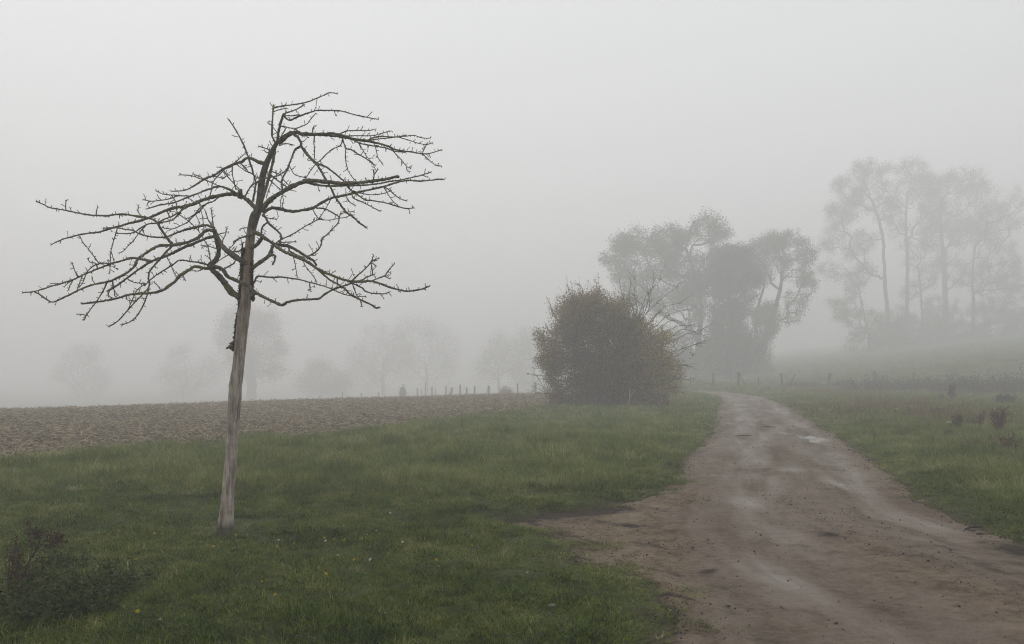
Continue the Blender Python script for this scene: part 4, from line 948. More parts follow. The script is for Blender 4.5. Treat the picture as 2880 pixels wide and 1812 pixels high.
# strip of old bark left down the left side, its flaking edge and the hanging flakes
mb = MB(); rb = np.random.default_rng(31)
for (a, b, wpx, n_) in ((664, 845, 5, 0), ):
    ys_ = np.arange(852, 985, 2.6)
    xs_ = np.interp(ys_, [852, 891, 939, 965, 985], [673, 666.5, 661, 658.5, 658])
    for px_, py_ in zip(xs_, ys_):
        c = at(px_ + rb.normal(.6, .8), py_, TY - .01 + rb.normal(0, .012)); s_ = np.array([.011, .030, .013]) * rb.uniform(.6, 1.4, 3)
        leaves(mb, c + rb.normal(0, .5, (5, 3)) * s_, .02, .8, None, 0, rb)
        mb.tube([c + (0, -.025, -.01), c, c + (0, .025, .012)], [.006, .011, .005], 6, .5, .5, int(py_))
mb.build('bark_strip', M_OLDBARK, trunk, tree_base)
mb = MB()
for (px_, py_) in ((651, 968), (655, 973), (648, 978), (653, 981), (656, 966), (645, 975)):
    c = at(px_, py_, TY - .02)
    leaves(mb, c + rb.normal(0, .008, (9, 3)), .032, .9, None, 0, rb)
c = at(648, 977, TY - .025); e1 = at(659, 972, TY - .01)
mb.tube([c + (-.02, 0, .006), c, (c + e1) / 2, e1], [.012, .024, .024, .016], 7, .5, .35, 3)
mb.build('bark_flake', M_INBARK, trunk, tree_base)['label'] = 'curled brown flake of bark'
mb = MB()
for py_ in np.arange(735, 846, 2.2):
    px_ = np.interp(py_, [735, 790, 815, 830, 846], [708.5, 708, 709.5, 712, 712])
    c = at(px_ + rb.normal(0, .7), py_, TY - .015 + rb.normal(0, .012))
    mb.tube([c + (0, -.02, -.008), c, c + (.004, .022, .01)], [.004, .009 if py_ < 812 else .017, .004], 6, .5, .5, int(py_))
    leaves(mb, c + rb.normal(0, .009, (4, 3)), .022, .8, None, 0, rb)
mb.build('bark_strip', M_OLDBARK, trunk, tree_base)
mb = MB()
for py_ in np.arange(700, 856, 2.6):                                   # thick mossy bark on the upper left of the trunk
    px_ = np.interp(py_, [700, 735, 760, 790, 815, 840, 856], [684, 680, 677.5, 677, 674.5, 674, 672])
    c = at(px_ + rb.normal(1.2, .9), py_, TY + rb.normal(0, .012))
    mb.tube([c + (.004, -.035, -.01), c, c + (.006, .035, .012)], [.008, .017, .007], 7, .5, .4, int(py_))
    if rb.random() < .35: leaves(mb, c + rb.normal(0, .012, (4, 3)), .024, .7, None, 0, rb)
mb.build('bark_strip', M_BARK, trunk, tree_base)

# ------------------------------------------------------------------ grown trees: branches reach for points spread through the crown
def grow(chain, pts, bf=.35):
    """minimum-cost tree from a trunk chain to crown points; returns nodes and parents"""
    N = [np.asarray(p, float) for p in chain]; par = [-1] + list(range(len(N) - 1))
    plen = [0.0]
    for k in range(1, len(N)): plen.append(plen[-1] + np.linalg.norm(N[k] - N[k - 1]))
    pts = np.asarray(pts, float); n = len(pts)
    best = np.full(n, 1e18); bp = np.zeros(n, int)
    def upd(k):
        d = np.linalg.norm(pts - N[k], axis=1); c = d + bf * plen[k]
        # a trunk foot is a poor place to branch from
        m = c < best; best[m] = c[m]; bp[m] = k
    for k in range(max(1, len(N) // 3), len(N)): upd(k)
    done = np.zeros(n, bool)
    for _ in range(n):
        k = int(np.argmin(np.where(done, 1e18, best)))
        done[k] = True; p = bp[k]
        N.append(pts[k]); par.append(p); plen.append(plen[p] + np.linalg.norm(pts[k] - N[p])); upd(len(N) - 1)
    return np.array(N), np.array(par)

def wood(mb, N, par, ntr, r0, rt, r, k=5, ex=.37):
    cnt = np.ones(len(N))
    for i in range(len(N) - 1, 0, -1): cnt[par[i]] += cnt[i]
    rad = rt * cnt ** ex
    s = r0 / rad[0]
    big = np.clip(np.log(cnt) / np.log(cnt[0]), 0, 1) ** 3
    rad = rad * (1 + (s - 1) * big)
    kids = [[] for _ in N]
    for i in range(1, len(N)): kids[par[i]].append(i)
    seen = np.zeros(len(N), bool)
    stack = [0]; starts = [(0, None)]
    while starts:
        i, pr = starts.pop()
        ch = [i]
        while kids[ch[-1]]:
            ks = sorted(kids[ch[-1]], key=lambda q: -cnt[q])
            starts += [(q, ch[-1]) for q in ks[1:]]
            ch.append(ks[0])
        P = N[ch]; R = rad[ch]
        if pr is not None: P = np.vstack([N[pr], P]); R = np.concatenate([[min(rad[pr], R[0] * 1.15)], R])
        if len(P) < 2: continue
        c4 = smooth_line(np.hstack([P, R[:, None]]), max(.25, np.linalg.norm(P[-1] - P[0]) / 12))
        c4[1:-1, :3] += r.normal(0, 1, (len(c4) - 2, 3)) * np.minimum(.05, c4[1:-1, 3:] * .5) if len(c4) > 2 else 0
        mb.tube(c4[:, :3], np.maximum(c4[:, 3], rt * .4), 8 if R[0] > r0 * .5 else k, r.random(), .06)
    return cnt

def lobes_pts(lobes, Y, n, r, shell=.35, squash=1.0, split=0):
    if split:                                                           # break each lobe into uneven sub-clumps
        out = []
        for l in lobes:
            out.append((l[0], l[1], l[2] * .86, l[3] * .86, (l[4] if len(l) > 4 else 1)))
            for q in range(split):
                a_ = r.random() * 6.283; u_ = r.uniform(.55, 1.0); k_ = r.uniform(.2, .42)
                out.append((l[0] + math.cos(a_) * l[2] * u_, l[1] - math.sin(a_) * l[3] * u_, l[2] * k_, l[3] * k_, (l[4] if len(l) > 4 else 1)))
        lobes = out
    vol = np.array([l[2] * l[3] * (l[4] if len(l) > 4 else 1) for l in lobes], float); vol /= vol.sum()
    pick = r.choice(len(lobes), n, p=vol)
    L_ = np.array([l[:4] for l in lobes], float)[pick]
    d = r.normal(size=(n, 3)); d /= np.linalg.norm(d, axis=1)[:, None]
    d *= (r.random(n) ** shell)[:, None]
    k = Y / F
    dep = Y + d[:, 1] * np.minimum(L_[:, 2], 110) * k * squash + np.take(np.random.default_rng(len(lobes)).normal(0, .25, len(lobes)), pick) * L_[:, 2] * k
    px_ = L_[:, 0] + d[:, 0] * L_[:, 2]; py_ = L_[:, 1] - d[:, 2] * L_[:, 3]
    return np.stack([(px_ - PX) / F * Y, dep, (PY - py_) / F * Y + H], 1)

def tree(name, label, cat, Y, trunk, lobes, npts, nleaf, leaf, mats, seed, r0, rt=.02, group=None, spread=.55, bf=.3, twig=True, shell=.4, stems=None, split=6):
    far_ = trunk[0][0] < 1600; Y = Y * (1.38 if far_ else (1.3 if trunk[0][0] < 2300 else 1.58)); leaf *= .60; nleaf = int(nleaf * 5.6); spread *= 2.0 if far_ else 1.3; rt = .016 if far_ else rt
    r = np.random.default_rng(seed)
    gx_ = (trunk[0][0] - PX) / F * Y
    base = np.array([gx_, Y, float(ground_z(gx_, Y)) - .15])
    root = empty(name, base, label, cat, group)
    ch = [at(a, b, Y + (0 if k == 0 else r.normal(0, .3))) for k, (a, b) in enumerate(trunk)]
    ch[0] = base
    ch = [c for k, c in enumerate(ch) if k == 0 or c[2] > base[2] + .4]
    ch = list(smooth_line(np.array(ch), 1.2)) if len(ch) > 1 else ch + [base + (0, 0, 1.5)]
    pts = lobes_pts(lobes, Y, int(npts * 1.5), r, shell, split=0 if far_ else split)
    pts = pts[pts[:, 2] > base[2] + .6]
    N, par = grow(ch, pts, bf)
    mb = MB(); cnt = wood(mb, N, par, len(ch), r0, rt, r)
    if stems:
        for s_ in stems:
            P_ = smooth_line(np.array([at(a, b, Y + d) for a, b, d, w in s_]), 1.0)
            mb.tube(P_, np.interp(np.linspace(0, 1, len(P_)), np.linspace(0, 1, len(s_)), [w for *_, w in s_]), 7, .4, .08)
    mb.build('trunk', mats[0], root, base)
    tips = N[len(ch):][cnt[len(ch):] <= 5]
    lb = MB()
    if nleaf:
        k = r.integers(0, len(tips), nleaf)
        C = r.normal(0, 1, (nleaf, 3)); C = tips[k] + C / np.linalg.norm(C, axis=1)[:, None] * spread * r.random((nleaf, 1)) ** .6 * 1.2
        C = C[C[:, 2] > base[2] + .2]
        leaves(lb, C, leaf, .62, None, 0, r)
    if twig:                                                            # fine twigs bristling past the leaves
        k = r.integers(0, len(tips), max(100, int(1.8 * len(tips))))
        for q in k:
            d = tips[q] - N[len(ch) - 1]; d = d / (np.linalg.norm(d) + 1e-6) + r.normal(0, .6, 3); d /= np.linalg.norm(d)
            ln = spread * r.uniform(.7, 2.0)
            lb.tube([tips[q], tips[q] + d * ln * .5 + r.normal(0, .05, 3), tips[q] + d * ln + r.normal(0, .1, 3)], [rt * .6, rt * .45, rt * .25], 3, r.random() * .3, cap=False)
    lb.build('crown', mats[1], root, base, smooth=False)['kind'] = 'stuff'
    return root

M_LEAF1 = leafmat('autumn_leaves', [(.045, .04, .018), (.075, .065, .026), (.11, .085, .032), (.13, .10, .05)], .3, .6, .2, .5, .15)
M_LEAF2 = leafmat('ivy_leaves', [(.022, .030, .014), (.035, .045, .02), (.05, .058, .028)], .15, .5, .3, .4, .3)
M_LEAF3 = leafmat('thin_leaves', [(.06, .055, .028), (.09, .08, .035), (.12, .10, .05)], .35, .6, .2, .5, .15)
FB = M_FARBARK
WOODLAND = 'trees beyond the right-hand fence'
tree('broad_tree', 'broad leafy tree right behind the big bush, crown reaching far left', 'tree', 98, [(1966, 1090), (1964, 980), (1972, 860), (1950, 760), (1930, 700)],
     [(1997, 640, 58, 48), (1890, 680, 62, 52), (1790, 690, 70, 60), (1755, 750, 52, 42), (1850, 740, 60, 50), (1930, 740, 60, 80), (1800, 820, 70, 55), (1880, 850, 60, 60), (1960, 860, 40, 60), (1930, 960, 40, 60)], 620, 9000, .34, (FB, M_LEAF1), 601, .42, .03, WOODLAND, .75)
tree('ivy_tree', 'dense dark ivy-clad tree beside the track bend', 'tree', 92, [(2050, 1092), (2055, 960), (2050, 840), (2060, 740)],
     [(2035, 770, 78, 82), (2085, 730, 55, 42), (2105, 790, 40, 60), (2050, 880, 62, 90), (2085, 985, 58, 70), (2020, 980, 40, 70)], 520, 15000, .30, (FB, M_LEAF2), 602, .45, .03, WOODLAND, .7, shell=.55, split=0)
tree('leaning_willow', 'leaning round-topped willow with an ivied trunk right of the ivy tree', 'tree', 102, [(2122, 1092), (2140, 1010), (2162, 920), (2190, 840), (2200, 770)],
     [(2200, 680, 66, 28), (2160, 705, 62, 34), (2245, 720, 48, 40), (2185, 750, 58, 48), (2262, 800, 28, 55), (2160, 900, 42, 62, 2.2), (2138, 1000, 40, 62, 2.2), (2230, 870, 30, 40)], 480, 7000, .30, (FB, M_LEAF3), 603, .40, .028, WOODLAND, .6,
     stems=[[(2140, 1010, 0, .35), (2125, 900, .8, .25), (2150, 800, 1.2, .16), (2150, 730, 1.2, .08)]])
tree('tall_tree', 'tall thin-crowned tree with one straight trunk, leftmost of the high right group', 'tree', 124, [(2505, 1010), (2498, 900), (2488, 780), (2482, 660), (2455, 570)],
     [(2400, 525, 52, 58), (2440, 480, 48, 34), (2475, 560, 50, 60), (2365, 615, 46, 36), (2345, 680, 44, 34), (2420, 690, 52, 42), (2345, 760, 46, 30), (2420, 775, 52, 40), (2390, 580, 40, 40)], 560, 5200, .36, (FB, M_LEAF3), 604, .40, .03, WOODLAND, .9)
tree('tall_tree', 'tall slender tree, second straight trunk of the high right group', 'tree', 132, [(2547, 1008), (2550, 880), (2552, 740), (2548, 620), (2552, 540)],
     [(2560, 480, 58, 36), (2590, 540, 64, 60), (2530, 560, 46, 56), (2608, 640, 52, 60), (2522, 640, 30, 40)], 430, 3200, .36, (FB, M_LEAF3), 605, .38, .03, WOODLAND, .9)
tree('tall_tree', 'stout tall tree with wide high crown, right of the two straight trunks', 'tree', 138, [(2662, 1000), (2660, 880), (2655, 740), (2645, 640), (2650, 560)],
     [(2640, 520, 66, 44), (2705, 515, 66, 50), (2765, 560, 52, 60), (2660, 610, 84, 70), (2720, 650, 70, 70), (2690, 740, 60, 60)], 620, 5600, .38, (FB, M_LEAF3), 606, .62, .03, WOODLAND, .95)
tree('tall_tree', 'tall tree with low spreading limbs at the right edge', 'tree', 128, [(2735, 1000), (2738, 880), (2735, 760), (2745, 690)],
     [(2795, 640, 62, 70), (2815, 735, 56, 60), (2745, 770, 56, 54), (2805, 825, 62, 50), (2850, 600, 40, 60), (2850, 780, 40, 60)], 460, 3800, .36, (FB, M_LEAF3), 607, .36, .03, WOODLAND, .9)
tree('young_tree', 'thin young tree between the tall trunks', 'tree', 126, [(2592, 1008), (2594, 900), (2588, 800), (2580, 730)],
     [(2575, 720, 36, 50), (2605, 780, 30, 44), (2565, 820, 26, 40)], 160, 900, .34, (FB, M_LEAF3), 608, .18, .028, WOODLAND, .8)
tree('drooping_tree', 'low drooping tree with bare fanned branches in front of the tall group', 'tree', 116, [(2448, 1032), (2445, 960), (2425, 860), (2410, 800)],
     [(2375, 860, 56, 26), (2420, 895, 78, 34), (2450, 945, 70, 40), (2425, 1000, 62, 34), (2400, 800, 30, 40)], 380, 3400, .30, (FB, M_LEAF1), 609, .24, .028, WOODLAND, .7)
UND = 'undergrowth below the tall trees'
for k, (lb_, px_, lob, Y) in enumerate((
    ('pale rounded thicket under the left tall trunks', 2540, [(2540, 930, 68, 70), (2490, 970, 62, 52), (2590, 975, 60, 52)], 122),
    ('broad thicket under the stout tall tree', 2655, [(2655, 905, 72, 84), (2615, 960, 60, 56), (2705, 960, 66, 60)], 126),
    ('low thicket climbing the slope at the right edge', 2775, [(2770, 910, 70, 76), (2825, 940, 66, 66), (2865, 900, 56, 74), (2735, 970, 52, 44)], 124),
    ('scrubby thicket between ivy tree and willow foot', 2085, [(2080, 1045, 58, 38), (2030, 1055, 45, 30), (2135, 1060, 40, 28)], 100),
    ('low scrub at the foot of the broad tree', 1950, [(1940, 1040, 40, 45), (1985, 1060, 40, 30)], 102))):
    tree('thicket', lb_, 'bush', Y, [(px_, 1060), (px_, 1010)], lob, 300, 6500, .30, (FB, M_LEAF1), 620 + k, .10, .02, UND, .7, shell=.6, split=0)

FARG = 'far trees across the field'
for k, (nm, lb_, Y, tr_, lob, n_, nl, r0) in enumerate((
    ('pollard_willow', 'round foggy willow with thick short trunk behind the bare tree', 150, [(708, 1150), (708, 1100), (706, 1050), (700, 980)], [(680, 905, 58, 42), (655, 960, 48, 52), (740, 920, 52, 46), (775, 985, 32, 42), (700, 1000, 58, 46), (765, 1045, 44, 26), (690, 1050, 40, 30)], 460, 5200, 1.05),
    ('far_tree', 'faint tree far left in the fog', 186, [(240, 1165), (240, 1100)], [(235, 1000, 55, 32), (200, 1050, 50, 38), (265, 1060, 42, 40), (240, 1105, 40, 36)], 260, 2600, .5),
    ('far_tree', 'faint pair-crowned tree left of the round willow', 180, [(515, 1165), (512, 1090)], [(510, 1000, 34, 30), (488, 1055, 42, 36), (535, 1070, 48, 44), (505, 1105, 46, 30), (590, 1040, 38, 48)], 280, 2400, .45),
    ('far_tree', 'small round faint tree right of the round willow', 168, [(905, 1140), (906, 1085)], [(905, 1045, 46, 30), (868, 1075, 36, 34), (950, 1078, 40, 34), (910, 1095, 50, 24)], 240, 2800, .35),
    ('far_tree', 'large faint tree above the left end of far fence', 184, [(1080, 1130), (1075, 1040)], [(1075, 965, 62, 62), (1015, 1015, 48, 56), (1055, 1050, 70, 52), (1120, 1000, 48, 66)], 320, 3000, .6),
    ('far_tree', 'wide faint tree over the middle of far fence', 190, [(1200, 1125), (1200, 1030)], [(1180, 945, 74, 56), (1245, 975, 56, 62), (1225, 1040, 66, 52), (1150, 1020, 52, 60)], 320, 3000, .6),
    ('far_tree', 'faint thin tree just left of the big bush', 176, [(1405, 1115), (1400, 1040)], [(1400, 975, 36, 40), (1380, 1030, 46, 48), (1440, 1010, 44, 56)], 260, 1800, .4),
    ('far_tree', 'faint tall tree half hidden by the big bush', 170, [(1500, 1110), (1500, 1020)], [(1490, 960, 44, 50), (1520, 1010, 50, 60), (1470, 1050, 40, 44)], 240, 1800, .4))):
    tree(nm, lb_, 'tree', Y, tr_, lob, n_, nl, .42, (FB, M_LEAF3), 640 + k, r0, .03, FARG, 1.0)

# ------------------------------------------------------------------ the big bush
BY = 43.0
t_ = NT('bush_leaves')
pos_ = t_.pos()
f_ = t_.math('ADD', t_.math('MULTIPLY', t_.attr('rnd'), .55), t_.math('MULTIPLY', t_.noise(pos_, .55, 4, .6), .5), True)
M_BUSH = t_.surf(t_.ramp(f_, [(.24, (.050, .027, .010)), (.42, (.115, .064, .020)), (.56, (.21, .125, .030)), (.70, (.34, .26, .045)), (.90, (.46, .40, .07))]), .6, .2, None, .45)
r = np.random.default_rng(77)
bx = (1712 - PX) / F * BY
bbase = np.array([bx, BY, float(ground_z(bx, BY)) - .05])
bush = empty('big_bush', bbase, 'big rounded brown autumn bush with bare whips left of the track', 'bush')
LOB = [(1640, 900, 88, 78), (1590, 975, 78, 82), (1690, 950, 112, 118), (1745, 900, 62, 66), (1790, 985, 100, 96), (1850, 1015, 66, 92), (1615, 1065, 84, 82), (1720, 1065, 112, 84), (1830, 1085, 74, 66), (1550, 1015, 44, 52), (1670, 850, 40, 40), (1590, 1115, 50, 32)]
pts = lobes_pts(LOB, BY, 900, r, .36); pts[:, 0] += (vn(pts[:, 2] * 1.3, pts[:, 1], 811) - .5) * .5; pts[:, 2] += (vn(pts[:, 0] * 1.4, pts[:, 1], 812) - .5) * .7
pts = pts[pts[:, 2] > bbase[2] + .15]
foot = [bbase + (0, 0, .0), bbase + (0, 0, .35), bbase + (.1, 0, .8)]
N, par = grow(foot, pts, .55)
mb = MB(); cnt = wood(mb, N, par, 3, .16, .010, r, 5)
for k in range(26):                                                     # many stems from the ground
    e = pts[r.integers(0, len(pts))]; a = bbase + np.array([r.uniform(-2.2, 2.2), r.uniform(-1.4, 1.2), 0])
    m_ = (a + e) / 2 + np.array([0, 0, .5]) + r.normal(0, .2, 3)
    P_ = smooth_line(np.array([a, m_, e]), .3); mb.tube(P_, np.linspace(.035, .008, len(P_)), 5, .5, .1)
mb.build('stems', M_BARK, bush, bbase)['kind'] = 'stuff'
lb = MB(); n = 130000
k = r.integers(0, len(pts), n)
C = r.normal(0, 1, (n, 3)); C = pts[k] + C / np.linalg.norm(C, axis=1)[:, None] * .42 * r.random((n, 1)) ** .6
C = C[C[:, 2] > bbase[2] + .02]
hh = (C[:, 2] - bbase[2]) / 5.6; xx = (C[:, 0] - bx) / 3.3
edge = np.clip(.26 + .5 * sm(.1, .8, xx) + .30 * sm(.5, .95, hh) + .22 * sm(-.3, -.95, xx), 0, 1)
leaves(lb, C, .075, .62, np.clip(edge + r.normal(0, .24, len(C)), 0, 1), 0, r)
top_ = pts[np.argsort(-(pts[:, 2] + .25 * np.abs(pts[:, 0] - bx)))[:170]]
for p_ in top_[r.integers(0, len(top_), 150)]:                          # leafy shoots breaking the outline
    d = (p_ - np.array([bx, BY, bbase[2] + 1.2])); d = d / np.linalg.norm(d) * .5 + np.array([r.normal(0, .18), r.normal(0, .18), .8]); ln = r.uniform(.3, .85)
    lb.tube([p_, p_ + d * ln * .5, p_ + d * ln], [.008, .006, .003], 4, .2)
    leaves(lb, p_ + d * ln * r.random((16, 1)) + r.normal(0, .05, (16, 3)), .07, .6, np.clip(r.normal(.55, .22, 16), 0, 1), 0, r)
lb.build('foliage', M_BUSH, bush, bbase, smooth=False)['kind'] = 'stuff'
def w3607(a, b): return (1450 + a / 3.607, 760 + b / 3.607)
WH = [((1290, 470), (1350, 300), (1420, 70)), ((1230, 430), (1210, 250), (1215, 70)), ((1330, 440), (1480, 290), (1650, 165)), ((1260, 430), (1330, 260), (1480, 80)), ((1380, 520), (1500, 380), (1690, 330)),
      ((1150, 400), (1080, 240), (1050, 80)), ((1200, 440), (1150, 280), (1180, 130)), ((1500, 640), (1680, 560), (1870, 575)), ((1560, 730), (1760, 640), (1935, 600)), ((1590, 830), (1800, 760), (1990, 700)),
      ((1630, 870), (1780, 770), (1940, 740)), ((1560, 690), (1700, 600), (1860, 650)), ((1620, 980), (1720, 960), (1770, 990)), ((1620, 1080), (1720, 1110), (1830, 1095)), ((1430, 560), (1560, 450), (1730, 400)),
      ((430, 1070), (280, 1072), (140, 1055)), ((400, 1290), (300, 1200), (230, 1090)), ((410, 1260), (300, 1250), (215, 1245)), ((380, 1280), (260, 1170), (225, 1150)), ((420, 700), (330, 600), (300, 540)), ((560, 330), (470, 270), (400, 290)), ((700, 260), (680, 190), (640, 130)), ((1340, 420), (1360, 330), (1340, 230)), ((1450, 590), (1560, 520), (1620, 515)), ((1400, 480), (1470, 420), (1490, 430)), ((1300, 400), (1230, 300), (1195, 260))]
for q, (a, b, c) in enumerate(WH):
    dd = r.normal(0, .5)
    A_, B_, C_ = (at(*w3607(*p), BY + dd * (.4 + s)) for s, p in enumerate((a, b, c)))
    root_ = A_ + (np.array([bx, BY, bbase[2] + 2.0]) - A_) * .35
    P_ = smooth_line(np.array([root_, A_, B_, C_]), .15); mb = MB()
    mb.tube(P_, np.linspace(.022, .007, len(P_)), 5, .4, .05)
    for j in range(7):
        i_ = r.integers(len(P_) // 3, len(P_) - 1); d = P_[i_ + 1] - P_[i_]; d /= np.linalg.norm(d); d = d + r.normal(0, .45, 3)
        ln = r.uniform(.25, .7); mb.tube([P_[i_], P_[i_] + d * ln * .5, P_[i_] + d * ln + r.normal(0, .06, 3)], [.009, .007, .004], 4, .4)
    mb.build('whip', M_FARBARK, bush, bbase)
mb = MB()
for q in range(420):                                                    # twigs standing out of the outline
    p = pts[r.integers(0, len(pts))]; d = p - np.array([bx, BY, bbase[2] + 1.6]); d /= np.linalg.norm(d); d = d + r.normal(0, .35, 3); ln = r.uniform(.3, .75)
    mb.tube([p, p + d * ln * .5 + r.normal(0, .03, 3), p + d * ln], [.008, .006, .003], 4, .4)
mb.build('twigs', M_FARBARK, bush, bbase)['kind'] = 'stuff'
lb = MB()
tipsl = np.array([at(*w3607(a + dx, b + dy), BY + r.normal(0, .3)) for a, b in ((1340, 235), (1490, 430), (1550, 460), (1620, 515), (1720, 735), (1700, 770), (1740, 770), (1780, 845), (1800, 875), (1200, 260), (140, 1055), (330, 1100), (1690, 1190), (1700, 1240)) for dx, dy in r.normal(0, 12, (3, 2))])
leaves(lb, tipsl, .10, .7, None, 0, r); lb.build('last_leaves', M_BUSH, bush, bbase, smooth=False)['kind'] = 'stuff'
t_ = NT('dead_wood_pale'); M_PALE = t_.surf((.34, .29, .24), .85, .2)
mb = MB()
mb.tube([at(*w3607(1140, 1380), 40.6), at(*w3607(1160, 1290), 40.5), at(*w3607(1150, 1190), 40.6)], [.03, .025, .012], 6)
mb.tube([at(*w3607(1155, 1300), 40.5), at(*w3607(1185, 1250), 40.45), at(*w3607(1230, 1205), 40.4)], [.02, .015, .008], 6)
mb.build('dead_stem', M_PALE, bush, bbase)['label'] = 'pale dead forked stem at the foot of the bush'
lb = MB()                                                               # dry bracken and fallen leaves at its foot
C = np.stack([r.uniform(1545, 1880, 2600), r.uniform(1108, 1150, 2600)], 1)
P_ = np.array([at(a, b, 41.2 + r.normal(0, .35)) for a, b in C]); P_[:, 2] = np.maximum(P_[:, 2], ground_z(P_[:, 0], P_[:, 1]) + .03)
leaves(lb, P_, .10, .55, np.clip(r.normal(.5, .3, len(P_)), 0, 1), 0, r)
lb.build('undergrowth', leafmat('bush_foot', [(.04, .028, .018), (.075, .05, .03), (.13, .085, .055), (.20, .145, .10)], .2), bush, bbase, smooth=False)

# ------------------------------------------------------------------ fences
def post(parent, px_, Y, top, lean, wd, base, name='post'):
    X = (px_ - PX) / F * Y
    g_ = float(ground_z(X, Y)) - .15
    z1 = (PY - top) / F * Y + H
    mb = MB(); p0 = np.array([X, Y, g_]); p1 = np.array([X + lean / F * Y, Y + .05, z1])
    P_ = np.array([p0 + (p1 - p0) * s for s in (0, .35, .7, .97, 1)])
    mb.tube(P_, np.array([1.05, 1, .98, .92, .75]) * wd, 8, .5, .07, int(px_))
    mb.build(name, M_POST, parent, base)
    return p0, p1
b0 = at(2077, 1095, 80); b0[2] = float(ground_z(b0[0], b0[1]))
fen = empty('wire_fence', b0, 'old wire fence with leaning wooden posts below the right hillside', 'fence')
RP = [(1942, 80, 1062, 0, .05), (2006, 80, 1050, 1, .08), (2077, 80, 1047, 0, .13), (2130, 80, 1061, 5, .05), (2166, 80, 1070, 9, .04), (2203, 80, 1050, -6, .09), (2330, 79, 1050, 6, .14), (2461, 80, 1044, 0, .08), (2567, 80, 1047, 5, .09), (2683, 81, 1041, 4, .07), (2780, 82, 1036, 0, .07), (2868, 83, 1030, 2, .08)]
tops = []
for (px_, Y, top, lean, wd) in RP: tops.append(post(fen, px_, Y, top, lean, wd, b0))
for (px_, top, lean) in ((1996, 1068, 10), (2101, 1054, -19), (2212, 1054, 26)):
    post(fen, px_, 79.7, top, lean, .055, b0, 'brace')
for fr in (.45, .7, .92):
    mb = MB(); P_ = np.array([p0 + (p1 - p0) * fr for p0, p1 in tops])
    P_ = np.vstack([np.vstack([P_[k], (P_[k] + P_[k + 1]) / 2 - (0, 0, .06)]) for k in range(len(P_) - 1)] + [P_[-1:]])
    mb.tube(P_, np.full(len(P_), .009), 4); mb.build('wire', M_WIRE, fen, b0)

def c48(a, b): return (1050 + a / 4.816, 1020 + b / 4.816)
b1 = at(1400, 1105, 112); b1[2] = float(ground_z(b1[0], b1[1]))
fen2 = empty('wire_fence', b1, 'far row of crooked fence posts along the field crest', 'fence')
LP = [(2195, 265, 0, 108, .15, 0), (1960, 285, -2, 110, .09, 0), (1558, 318, 1, 114, .16, 0), (1368, 318, 1, 117, .11, 0), (1264, 340, 0, 119, .13, 0), (1180, 302, -1, 120, .12, 0), (1040, 342, 5, 122, .17, 0), (985, 320, 0, 123, .10, 0), (794, 330, 0, 126, .10, 0), (598, 345, -1, 130, .08, 0), (712, 260, -1, 127, .04, 0), (838, 350, 0, 126, .05, 0), (660, 362, -1, 129, .05, 0), (355, 385, 0, 134, .06, 0), (70, 405, 0, 138, .10, 0)]
LP = [c48(a, b) + (l, Y, w) for a, b, l, Y, w, _ in LP]
for px_, top in ((1028, 1116), (1016, 1106), (995, 1118), (978, 1112), (962, 1104), (938, 1120), (900, 1112), (880, 1122), (862, 1120), (845, 1122), (806, 1120), (790, 1124), (772, 1122), (752, 1124), (733, 1120), (668, 1128), (640, 1132), (610, 1131), (588, 1134), (560, 1136), (485, 1138)):
    LP.append((px_, top, (px_ * 7 % 5 - 2) * .5, 140 + (1028 - px_) * .09, .07 + (px_ % 3) * .02))
for (px_, top, lean, Y, wd) in LP:
    X = (px_ - PX) / F * Y
    post(fen2, px_, Y, top, lean, wd, b1)
for (a, b, ln, Y) in ((2140, 350, 6, 107.7), (1150, 330, 6, 119.6), (1005, 400, 7, 121.7)):
    px_, top = c48(a, b); post(fen2, px_, Y, top, ln, .06, b1, 'brace')

# stump-like figure of wood at the left end of the far fence, scrub along it
r = np.random.default_rng(5)
Y = 128.0; c0 = c48(405, 470); X = (c0[0] - PX) / F * Y; g_ = float(ground_z(X, Y)) - .2
sb = np.array([X, Y, g_]); st = empty('ivy_stump', sb, 'dark upright overgrown stump with a small tuft on top, left end of far fence', 'stump')
mb = MB(); zt = at(*c48(403, 340), Y)[2]
P_ = [sb, sb + (.02, 0, (zt - g_) * .4), sb + (-.05, 0, (zt - g_) * .75), sb + (-.08, 0, zt - g_)]
mb.tube(P_, [.40, .38, .48, .26], 10, .3, .12); mb.build('trunk', M_FARBARK, st, sb)
lb = MB(); C = sb + np.array([-.05, 0, 0]) + r.normal(0, 1, (500, 3)) * (.28, .28, 0) + np.stack([np.zeros(500), np.zeros(500), r.uniform(.2, zt - g_ + .1, 500)], 1)
leaves(lb, C, .14, .7, None, 0, r); C = at(*c48(406, 305), Y) + r.normal(0, 1, (60, 3)) * (.16, .16, .22); leaves(lb, C, .10, .6, None, 0, r)
lb.tube([sb + (-.05, 0, zt - g_), at(*c48(406, 290), Y)], [.06, .03], 5, .3)
lb.build('ivy', M_LEAF2, st, sb, smooth=False)['kind'] = 'stuff'

